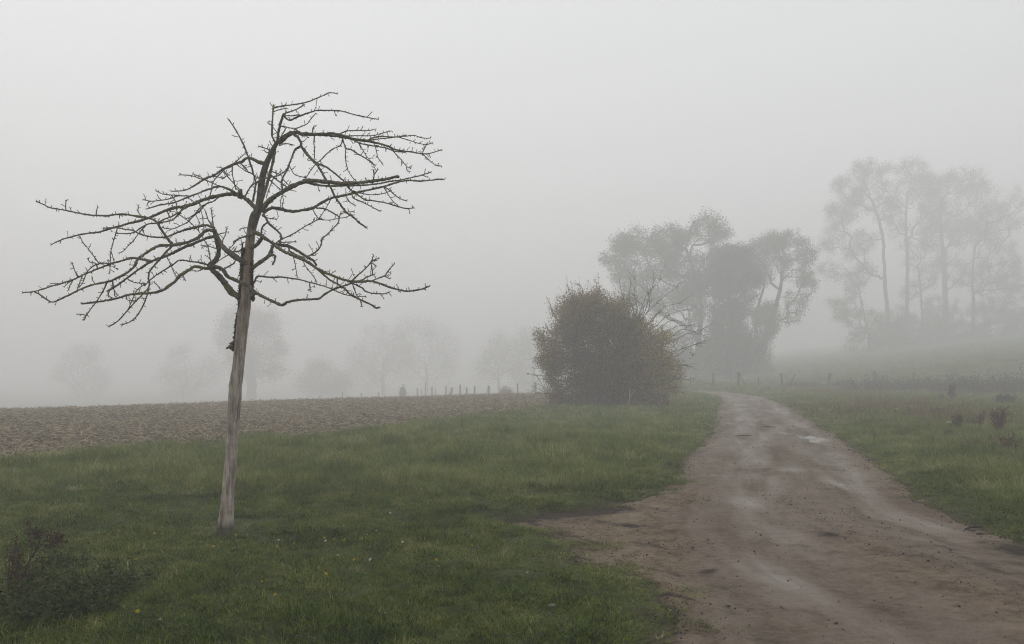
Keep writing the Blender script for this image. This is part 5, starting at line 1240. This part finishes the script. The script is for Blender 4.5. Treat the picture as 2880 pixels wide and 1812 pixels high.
def shrub(name, label, Y, c, rx, rz, nleaf, leaf, m, seed, group=None, cat='bush', spiky=0.0, flat=.8):
    r = np.random.default_rng(seed); X = (c - PX) / F * Y; g_ = float(ground_z(X, Y))
    b = np.array([X, Y, g_]); o = empty(name, b, label, cat, group)
    mb = MB(); lb = MB(); n = max(14, int(nleaf / 40))
    for k in range(n):
        a = r.random() * 6.28; u = r.random() ** .6
        e = b + np.array([math.cos(a) * rx * u, math.sin(a) * rx * u * flat, rz * (.35 + .65 * r.random()) * (1.05 - .5 * u * u)])
        s_ = b + np.array([(e[0] - b[0]) * .45, (e[1] - b[1]) * .45, -.03]) + r.normal(0, .03, 3) * (1, 1, 0)
        m_ = (s_ + e) / 2 + r.normal(0, .06, 3) * min(1, rz)
        mb.tube(smooth_line(np.array([s_, m_, e]), max(.1, rz / 6)), np.linspace(.012, .004, len(smooth_line(np.array([s_, m_, e]), max(.1, rz / 6)))) * max(.5, min(1.6, rz)), 4, r.random())
        q = int(nleaf / n); t = r.random(q)[:, None] ** .6
        leaves(lb, s_ + (e - s_) * t + r.normal(0, .10 + .05 * rz, (q, 3)) * min(1, rz) * (1 - spiky * .6), leaf, .6, None, 0, r)
    mb.build('stems', M_DRY if spiky else M_FARBARK, o, b)['kind'] = 'stuff'; lb.build('foliage', m, o, b, smooth=False)['kind'] = 'stuff'
    return o
shrub('round_shrub', 'small round dark shrub standing between posts of the far fence', 112, c48(1795, 0)[0], .85, 1.35, 1600, .13, M_LEAF1, 700)
for k, (px_, rx, rz, lb_) in enumerate(((1150, .9, .8, 'low scrub tuft right beside the dark stump'), (1268, 2.2, .55, 'long low scrub under the leaning far posts'), (1320, 1.8, .55, 'low scrub under the braced far post'), (1200, 1.8, .45, 'sparse low scrub between thin far posts'))):
    shrub('scrub', lb_, 124 - k * 1.5, px_, rx, rz, 700, .14, M_LEAF1, 710 + k, 'scrub along the far fence')
M_BRAM = leafmat('bramble', [(.03, .022, .018), (.055, .038, .028), (.085, .06, .045), (.11, .085, .06)], .2)
for k, (px_, Y, rx, rz, lb_) in enumerate(((2480, 66, 2.4, .95, 'low dark bramble mound left of the cone-shaped weed'), (2570, 68, 2.0, .7, 'low bramble mound behind the white flower heads'), (2650, 66, 2.2, .9, 'bramble mound behind the cone-shaped weed'), (2745, 62, 2.6, 1.0, 'wide bramble mound at the right below the fence'), (2835, 60, 2.4, 1.1, 'tall bramble mound running out of the right edge'), (2405, 76, 1.5, .5, 'small bramble tuft at the foot of the wide leaning post'), (2260, 77, 1.6, .4, 'low dry scrub by the leaning thin posts'))):
    shrub('bramble', lb_, Y, px_, rx * 1.4, rz * 1.35, 4200, .11, M_BRAM, 720 + k, 'brambles below the hillside fence')

# ------------------------------------------------------------------ weeds in the meadow right of the track
M_GREENW = leafmat('weed_leaves', [(.022, .034, .014), (.035, .052, .02), (.05, .07, .028)], .25)
M_DARKW = leafmat('seed_heads', [(.02, .014, .01), (.035, .024, .017), (.06, .04, .028)], .1)
def weed(name, label, px_, py_, hpx, wpx, nst, seed, leafn=0, headn=0, m=M_DRY, group='dead weeds in the meadow', Y=None, thick=.006, up=.5):
    Y = Y or F * H / (py_ - PY); X = (px_ - PX) / F * Y; g_ = float(ground_z(X, Y)); b = np.array([X, Y, g_])
    r = np.random.default_rng(seed); o = empty(name, b, label, 'plant', group)
    h = hpx / F * Y * 1.15; w = wpx / F * Y / 2; lb = MB(); thick *= 1.9; nst = int(nst * 1.5)
    for k in range(nst):
        e = b + np.array([r.uniform(-w, w), r.uniform(-w, w) * .7, h * r.uniform(.6, 1.05)]); s_ = b + np.array([r.normal(0, w * .2), r.normal(0, w * .15), -.03])
        m_ = s_ + (e - s_) * .5 + np.array([(s_[0] - e[0]) * .15, 0, h * .06]) + r.normal(0, .02, 3)
        mb = MB(); P_ = smooth_line(np.array([s_, m_, e]), .05); mb.tube(P_, np.linspace(thick, thick * .45, len(P_)), 5, r.random() * .5)
        for j in range(5):
            i_ = r.integers(len(P_) // 3, len(P_)); d = np.array([r.normal(0, .5), r.normal(0, .5), up + r.random() * .6]); ln = h * r.uniform(.12, .3)
            q = [P_[i_], P_[i_] + d * ln * .5, P_[i_] + d * ln + (0, 0, ln * .15)]
            mb.tube(q, [thick * .5, thick * .45, thick * .3], 4, r.random() * .5)
            if headn: leaves(lb, np.array(q[-1]) + r.normal(0, .018, (headn, 3)) - np.array([0, 0, 1]) * r.random((headn, 1)) * ln * .5, .022 + .004 * Y / 10, .7, r.random(headn) * .6, 0, r)
        mb.build('stem', M_DRY, o, b)
        if leafn: leaves(lb, s_ + (e - s_) * r.random((leafn, 1)) * .75 + r.normal(0, .05, (leafn, 3)), .07, .55, None, 0, r)
    if lb.n: lb.build('leaves', m, o, b, smooth=False)['kind'] = 'stuff'
    return o
def r2(a, b): return (2400 + a / 5.235, 1040 + b / 5.235)
weed('cone_weed', 'dark cone-shaped dead weed standing tall in the right meadow', *r2(1445, 375), 34, 9, 9, 801, 0, 26, M_DARKW, Y=47, thick=.008, up=.9)
weed('dead_weed', 'slanting dark bare weed left of the cone-shaped one', *r2(1290, 400), 20, 24, 8, 802, 0, 3, M_DARKW, Y=46)
weed('dead_weed', 'forked dark bare weed stalk in the brown patch', *r2(1870, 880), 42, 26, 7, 803, 0, 2, M_DARKW, Y=25, thick=.009)
weed('dead_weed', 'tall spreading dark weed clump by the right edge', *r2(2150, 960), 60, 52, 13, 804, 0, 3, M_DARKW, Y=23, thick=.008)
weed('dead_weed', 'arching bare weed stems lowest at the right edge', *r2(2270, 1110), 50, 60, 9, 805, 4, 2, M_DARKW, Y=18, thick=.006)
weed('dead_weed', 'thin dry weed tuft near the white flower', *r2(1230, 700), 22, 40, 12, 806, 0, 3, M_DARKW, Y=32)
weed('dead_weed', 'low reddish dead weed left of the rust-coloured grass', *r2(1780, 1130), 26, 44, 12, 807, 0, 4, M_BRAM, Y=18.5, thick=.004)
weed('dead_weed', 'single upright dry stalk in the middle of the right meadow', *r2(805, 690), 20, 8, 3, 808, 0, 3, M_DARKW, Y=33)
weed('leafy_weed', 'dark green leafy weed beside the white flower', *r2(1535, 900), 42, 24, 8, 811, 34, 6, M_GREENW, 'green weeds in the right meadow', Y=24)
weed('leafy_weed', 'small dark green leafy weed under the white flower', *r2(1410, 985), 22, 20, 7, 812, 34, 0, M_GREENW, 'green weeds in the right meadow', Y=21.5)
weed('leafy_weed', 'low green leafy weed behind the forked stalk', *r2(1720, 930), 26, 50, 10, 813, 26, 0, M_GREENW, 'green weeds in the right meadow', Y=25.5)
weed('leafy_weed', 'green weed at the foot of the arching stems', *r2(2080, 1080), 18, 40, 9, 814, 26, 0, M_GREENW, 'green weeds in the right meadow', Y=20)
weed('dark_shrub_weed', 'dark bushy weed clump at the right edge below the brambles', *r2(2230, 470), 26, 70, 26, 815, 16, 8, M_DARKW, Y=41)
M_WHITE = NT('white_petals').surf((.55, .54, .50), .7, .2, None, .2)
M_STEM = NT('flower_stem').surf((.06, .085, .03), .6, .25)
for k, (a, b, Y, s_, lb_) in enumerate(((720, 318, 46, .05, 'leftmost flat white flower head in the far right meadow'), (805, 300, 48, .10, 'widest flat white flower head in the far right meadow'), (950, 285, 50, .05, 'lone white flower head right of the wide one'), (1020, 294, 49, .08, 'white flower head nearest the cone-shaped weed'), (1405, 852, 24, .05, 'bright white flower above the small leafy weed'), (637, 592, 33, .035, 'small white flower amid the brown grass'))):
    p_ = at(*r2(a, b), Y); b_ = np.array([p_[0], Y, float(ground_z(p_[0], Y))]); o_ = empty('yarrow', b_, lb_, 'flower', 'white meadow flowers')
    h_ = max(.25, p_[2] - b_[2]); top = b_ + (0, 0, h_); rr_ = np.random.default_rng(k)
    mb = MB(); mb.tube([b_, b_ + (.02, 0, h_ * .5), top], [.006, .005, .004], 5); mb.build('stem', M_STEM, o_, b_)
    mb = MB()
    for q in range(12):
        c_ = top + np.array([rr_.uniform(-s_, s_), rr_.uniform(-s_, s_), rr_.uniform(-.006, .012)]); mb.tube([c_ - (0, 0, .012), c_, c_ + (0, 0, .012)], [.004, .017, .006], 6)
    mb.build('flower_head', M_WHITE, o_, b_)['kind'] = 'stuff'

# ------------------------------------------------------------------ foreground weeds at the lower left
M_RUST = leafmat('rusty_seed', [(.03, .018, .012), (.055, .030, .018), (.085, .05, .03)], .1)
def l4(a, b): return (20 + a / 4.2075, 1440 + b / 4.2075)
r = np.random.default_rng(90)
def at_ground(px_, py_):
    Y = F * H / (py_ - PY); X = (px_ - PX) / F * Y
    return np.array([X, Y, float(ground_z(X, Y))])
b_ = at_ground(*l4(60, 1100)); dk = empty('dock_plant', b_, 'withered reddish brown dock plant at the lower left corner', 'plant', 'withered weeds at lower left')
STM = [[(60, 1050), (140, 900), (270, 560), (400, 400), (480, 310)], [(150, 880), (270, 620), (400, 600), (480, 585)], [(60, 1000), (110, 700), (160, 520), (230, 440)], [(30, 950), (60, 700), (110, 400), (130, 250)], [(40, 1080), (100, 760), (200, 780), (290, 760)], [(300, 540), (380, 380), (370, 250)], [(20, 1000), (20, 700), (50, 400)], [(60, 1100), (130, 980), (240, 960)]]
mb = MB(); lb = MB()
for q, sl in enumerate(STM):
    mb = MB()
    P_ = np.array([at(*l4(*p), b_[1] + .08 * math.sin(q * 2.3) * (k_ + 1) * .5) for k_, p in enumerate(sl)]); P_ = smooth_line(P_, .03)
    mb.tube(P_, np.linspace(.0065, .0025, len(P_)), 6, r.random() * .6, .1)
    for j in range(10):
        i_ = r.integers(len(P_) // 3, len(P_)); d = r.normal(0, .5, 3) + (0, 0, .5); ln = r.uniform(.03, .11)
        mb.tube([P_[i_], P_[i_] + d * ln * .6, P_[i_] + d * ln], [.003, .0025, .0015], 4, r.random() * .6)
        leaves(lb, P_[i_] + d * ln + r.normal(0, .012, (5, 3)), .014, .8, r.random(5) * .7, 0, r)
    mb.build('stem', M_RUST, dk, b_)
for (a, b, sx, sy, n_) in ((580, 330, 60, 55, 420), (400, 270, 90, 40, 260), (290, 250, 60, 60, 180), (620, 300, 30, 50, 160), (490, 410, 50, 20, 110), (250, 140, 20, 20, 50), (90, 560, 60, 90, 220), (140, 640, 40, 60, 120)):
    C = np.array([at(*l4(a + dx * sx, b + dy * sy), b_[1] + dz * .12) for dx, dy, dz in r.normal(0, .75, (n_, 3))])
    leaves(lb, C, .013, .85, r.random(n_) * .8, 0, r)
lb.build('seed_clusters', M_RUST, dk, b_, smooth=False)['kind'] = 'stuff'
mb = MB()
for q in range(22):                                                     # curled dead leaves hanging at its foot
    c_ = at(*l4(r.uniform(10, 300), r.uniform(760, 1000)), b_[1] + r.normal(0, .08)); d = r.normal(0, 1, 3) * (.05, .05, .03)
    leaves(mb, c_ + np.outer(np.linspace(-1, 1, 4), d), .075, .35, r.random(4) * .6, 0, r)
mb.build('dead_leaves', leafmat('curled_leaves', [(.035, .02, .014), (.075, .042, .028), (.12, .08, .055)], .15), dk, b_, smooth=False)
# leafy herb clumps: nettle-like ground cover, each clump a plant
M_HERB = leafmat('herb_leaves', [(.016, .026, .005), (.032, .048, .009), (.055, .072, .016), (.10, .11, .03)], .25, .6, .15, .45, 4)
HC = [(120, 1180, .30, 'dark leafy nettle clump below the withered dock'), (330, 1120, .30, 'leafy nettle clump right of the dock foot'), (560, 1060, .28, 'low dark herb clump in the shaded hollow'), (800, 1090, .30, 'broad low herb clump in front of the lawn'), (1000, 1110, .26, 'dark green herb clump at the hollow edge'), (150, 1350, .32, 'nettle clump at the bottom left corner'), (420, 1330, .30, 'herb clump along the bottom left edge'), (650, 1250, .28, 'dark herb clump just above the bottom edge'), (880, 1270, .24, 'small herb clump among bottom grass blades'), (480, 870, .22, 'light green leafy herb right of the dead leaves'), (1350, 900, .24, 'dark herb patch at the right of the hollow'), (1180, 1010, .2, 'thin herb patch in the hollow'), (700, 700, .22, 'low herb patch behind the hollow')]
for k, (a, b, s_, lb_) in enumerate(HC):
    o0 = at_ground(*l4(a, min(b + 60, 1400))); o_ = empty('herb_clump', o0, lb_, 'plant', 'leafy herbs at lower left')
    mb = MB(); lb = MB(); rr_ = np.random.default_rng(950 + k)
    for q in range(34):
        a_ = rr_.random() * 6.28; u = s_ * rr_.random() ** .5; s0 = o0 + np.array([math.cos(a_) * u, math.sin(a_) * u * .8, -.02]); hh = rr_.uniform(.07, .22) * (1.2 - u / s_ * .5)
        e = s0 + np.array([rr_.normal(0, .03), rr_.normal(0, .03), hh]); mb.tube([s0, (s0 + e) / 2 + rr_.normal(0, .006, 3), e], [.003, .0025, .0018], 4, rr_.random() * .4)
        leaves(lb, s0 + (e - s0) * rr_.random((16, 1)) ** .5 + rr_.normal(0, .022, (16, 3)), .030, .6, None, .5, rr_)
    mb.build('stems', M_HERB, o_, o0)['kind'] = 'stuff'; lb.build('leaves', M_HERB, o_, o0, smooth=False)['kind'] = 'stuff'

# ------------------------------------------------------------------ flowers and small things on the lawn
M_YEL = leafmat('dandelion_yellow', [(.42, .26, .01), (.52, .36, .015), (.60, .44, .03)], .2, .7, .1, .1)
def r7(a, b): return (500 + a / 2.408, 1400 + b / 2.408)
def l0(a, b): return (a / 3.279, 1350 + b / 3.279)
DAN = [r7(*p) for p in ((390, 292), (480, 297), (235, 370), (153, 272), (985, 328), (1060, 340), (1115, 350), (1130, 343), (790, 365), (1208, 508), (1010, 595), (567, 655), (602, 653), (665, 748), (1240, 318), (1772, 548), (1868, 543), (1752, 500), (1985, 385), (670, 383), (295, 357), (403, 330))] + [l0(*p) for p in ((895, 535), (1080, 520), (1005, 562), (1440, 560), (1497, 548), (1488, 485), (1255, 805), (1250, 1325))] + [(1324, 1560)]
r = np.random.default_rng(41)
def flower_parts(name, m, petals, rad, cup):
    mb = MB()
    for ring_, (n_, rr_, hh_) in enumerate(petals):
        for q in range(n_):
            a_ = 6.283 * (q + .5 * ring_) / n_; d = np.array([math.cos(a_), math.sin(a_), 0]); s_ = np.array([-d[1], d[0], 0]) * rad * 2.2 / n_ * (1.2 if ring_ == 0 else 1)
            p1 = d * rad * rr_ + np.array([0, 0, hh_ * rad]); p0 = d * rad * .1
            mb.add([p0 - s_ * .5, p0 + s_ * .5, p1 + s_ * .6, p1 - s_ * .6], [[0, 1, 2, 3]], None, r.random())
    mb.tube([(0, 0, -rad * .5), (0, 0, -rad * .1), (0, 0, rad * .12)], [rad * .15, rad * .4, rad * .3], 8, .4)
    return mb.build(name, m, smooth=False, link=False)
dfl = flower_parts('flower_head', M_YEL, [(14, 1.0, .12), (12, .8, .35), (9, .5, .5)], .0125, 1).data
wfl = flower_parts('flower_head', M_WHITE, [(12, 1.0, .05), (12, .75, .25)], .013, 1).data
mb = MB(); mb.tube([(0, 0, -.02), (.004, .002, .5), (.001, -.002, .985)], [.0022, .0019, .0018], 5); smd = mb.build('stem', M_STEM, link=False, smooth=True).data
def flower(name, label, cat, group, px_, py_, head, hmin, hmax):
    Y = F * (H - .07) / (py_ - PY); X = (px_ - PX) / F * Y; g_ = float(ground_z(X, Y)); h_ = r.uniform(hmin, hmax)
    o_ = empty(name, (X, Y, g_), label, cat, group); o_.rotation_euler = (r.normal(0, .1), r.normal(0, .1), r.random() * 6.28)
    s_ = bpy.data.objects.new('stem', smd); COL.objects.link(s_); s_.parent = o_; s_.scale = (1, 1, h_)
    f_ = bpy.data.objects.new('flower_head', head); COL.objects.link(f_); f_.parent = o_; f_.location = (0, 0, h_); f_.rotation_euler = (r.normal(.5, .25), r.normal(0, .3), 0)
    k_ = r.uniform(.8, 1.25); f_.scale = (k_, k_, k_)
UNIQ = {9: 'bright yellow dandelion alone in the middle of the foreground lawn', 10: 'yellow dandelion just below and left of the bright middle one', 13: 'lone yellow dandelion low in the lawn below the close pair', 11: 'left one of the close dandelion pair low in the lawn', 12: 'right one of the close dandelion pair low in the lawn', 15: 'left one of the dandelion pair towards the track', 16: 'right one of the dandelion pair towards the track', 17: 'faint dandelion just above the pair towards the track', 18: 'rightmost dandelion of the lawn, towards the bare earth', 28: 'lone dandelion between the trunk and the lower left weeds', 29: 'lone dandelion at the bottom edge beside the herbs'}
for q, (a, b) in enumerate(DAN): flower('dandelion', UNIQ.get(q, 'yellow dandelion in the scattered row across the lawn by the trunk'), 'flower', 'dandelions on the lawn', a, b, dfl, .06, .10)
for (a, b) in [r7(*p) for p in ((678, 340), (1003, 330), (1090, 465), (1298, 483), (2365, 578), (1530, 350), (1120, 228), (1350, 280), (1283, 286), (1440, 150))] + [(453, 1774)]:
    flower('daisy', 'tiny white daisy in the lawn grass', 'flower', 'daisies on the lawn', a, b, wfl, .06, .09)
def single(name, label, cat, p, s, m, seed, group=None, flat=.6):
    o_ = lump(name, m, seed, flat, .3); COL.objects.link(o_); o_.location = tuple(float(v) for v in p); o_.scale = s; o_.rotation_euler = (0, 0, seed)
    return tag(o_, label, cat, group)
t_ = NT('grey_stone'); nn_ = t_.noise(t_.pos(obj=True), 9, 4); M_STONE = t_.surf(t_.ramp(nn_, [(.3, (.14, .13, .12)), (.7, (.30, .285, .27))]), .85, .3, t_.bump(nn_, .5, .05))
p_ = at_ground(1551, 1752); single('stone', 'small grey stone lying in the bottom lawn near the track', 'stone', p_ + (0, 0, .05), (.055, .045, .05), M_STONE, 3)
p_ = at_ground(808, 1520); single('earth_mound', 'small brown heap of earth on the lawn right of the trunk', 'earth', p_ + (0, 0, .03), (.14, .11, .09), M_CLOD, 5)
for k, (px_, py_, s_, lb_) in enumerate(((2735, 1500, .16, 'dark lump of mud on the right verge by the meadow'), (2592, 1412, .12, 'clod of turf at the right edge of the track'), (2755, 1512, .10, 'smaller mud clod beside the dark lump'), (2480, 1484, .05, 'small dark clod in the middle of the track'), (2205, 1318, .045, 'little dark stone on the far part of the track'))):
    p_ = at_ground(px_, py_); p_[2] = max(p_[2], float(road_fields(np.array([p_[0]]), np.array([p_[1]]))[0][0])); single('earth_clod', lb_, 'clod', p_ + (0, 0, .01), (s_, s_ * .6, s_ * .5), M_PEB, 20 + k, 'clods at the track')
# twigs on the track
for k, (px_, py_, ln, an, lb_) in enumerate(((2160, 1206, .45, .1, 'upper thin dark twig lying across the track'), (2095, 1226, .5, .05, 'lower thin dark twig lying across the track'), (2740, 1496, .30, .5, 'bent stick lying on the mud of the right verge'))):
    p_ = at_ground(px_, py_); p_[2] = float(road_fields(np.array([p_[0]]), np.array([p_[1]]))[0][0]) + .012; d = np.array([math.cos(an), math.sin(an), 0]) * ln / 2
    mb = MB(); mb.tube([-d, -d * .3 + np.array([0, .02, .012]), d * .4 + np.array([0, -.015, .01]), d], [.008, .012, .010, .005], 6, .5, .1)
    mb.tube([d * .2, d * .45 + np.array([0, .06, .015])], [.006, .003], 5); o_ = mb.build('twig', M_OLDBARK); o_.location = tuple(float(v) for v in p_); tag(o_, lb_, 'twig', 'sticks on the track')

# ------------------------------------------------------------------ fog
HX, HY0, HY1, HZ0, HZ1 = 600.0, -230.0, 680.0, -10.0, 44.0
hv = np.array([(x_, y_, z_) for z_ in (HZ0, HZ1) for y_ in (HY0, HY1) for x_ in (-HX, HX)])
hq = np.array([(0, 2, 3, 1), (4, 5, 7, 6), (0, 1, 5, 4), (2, 6, 7, 3), (0, 4, 6, 2), (1, 3, 7, 5)])
t_ = NT('fog')
pv = t_.n('ShaderNodeVolumePrincipled'[10:]); pv.inputs['Color'].default_value = (.99, .991, .993, 1)
pv.inputs['Density'].default_value = .0079; pv.inputs['Anisotropy'].default_value = .3
t_.l(pv.outputs[0], t_.out.inputs['Volume'])
haze = mesh('haze', hv, hq, t_.m)
tag(haze, 'pale grey autumn fog filling the whole place', 'fog', kind='stuff')
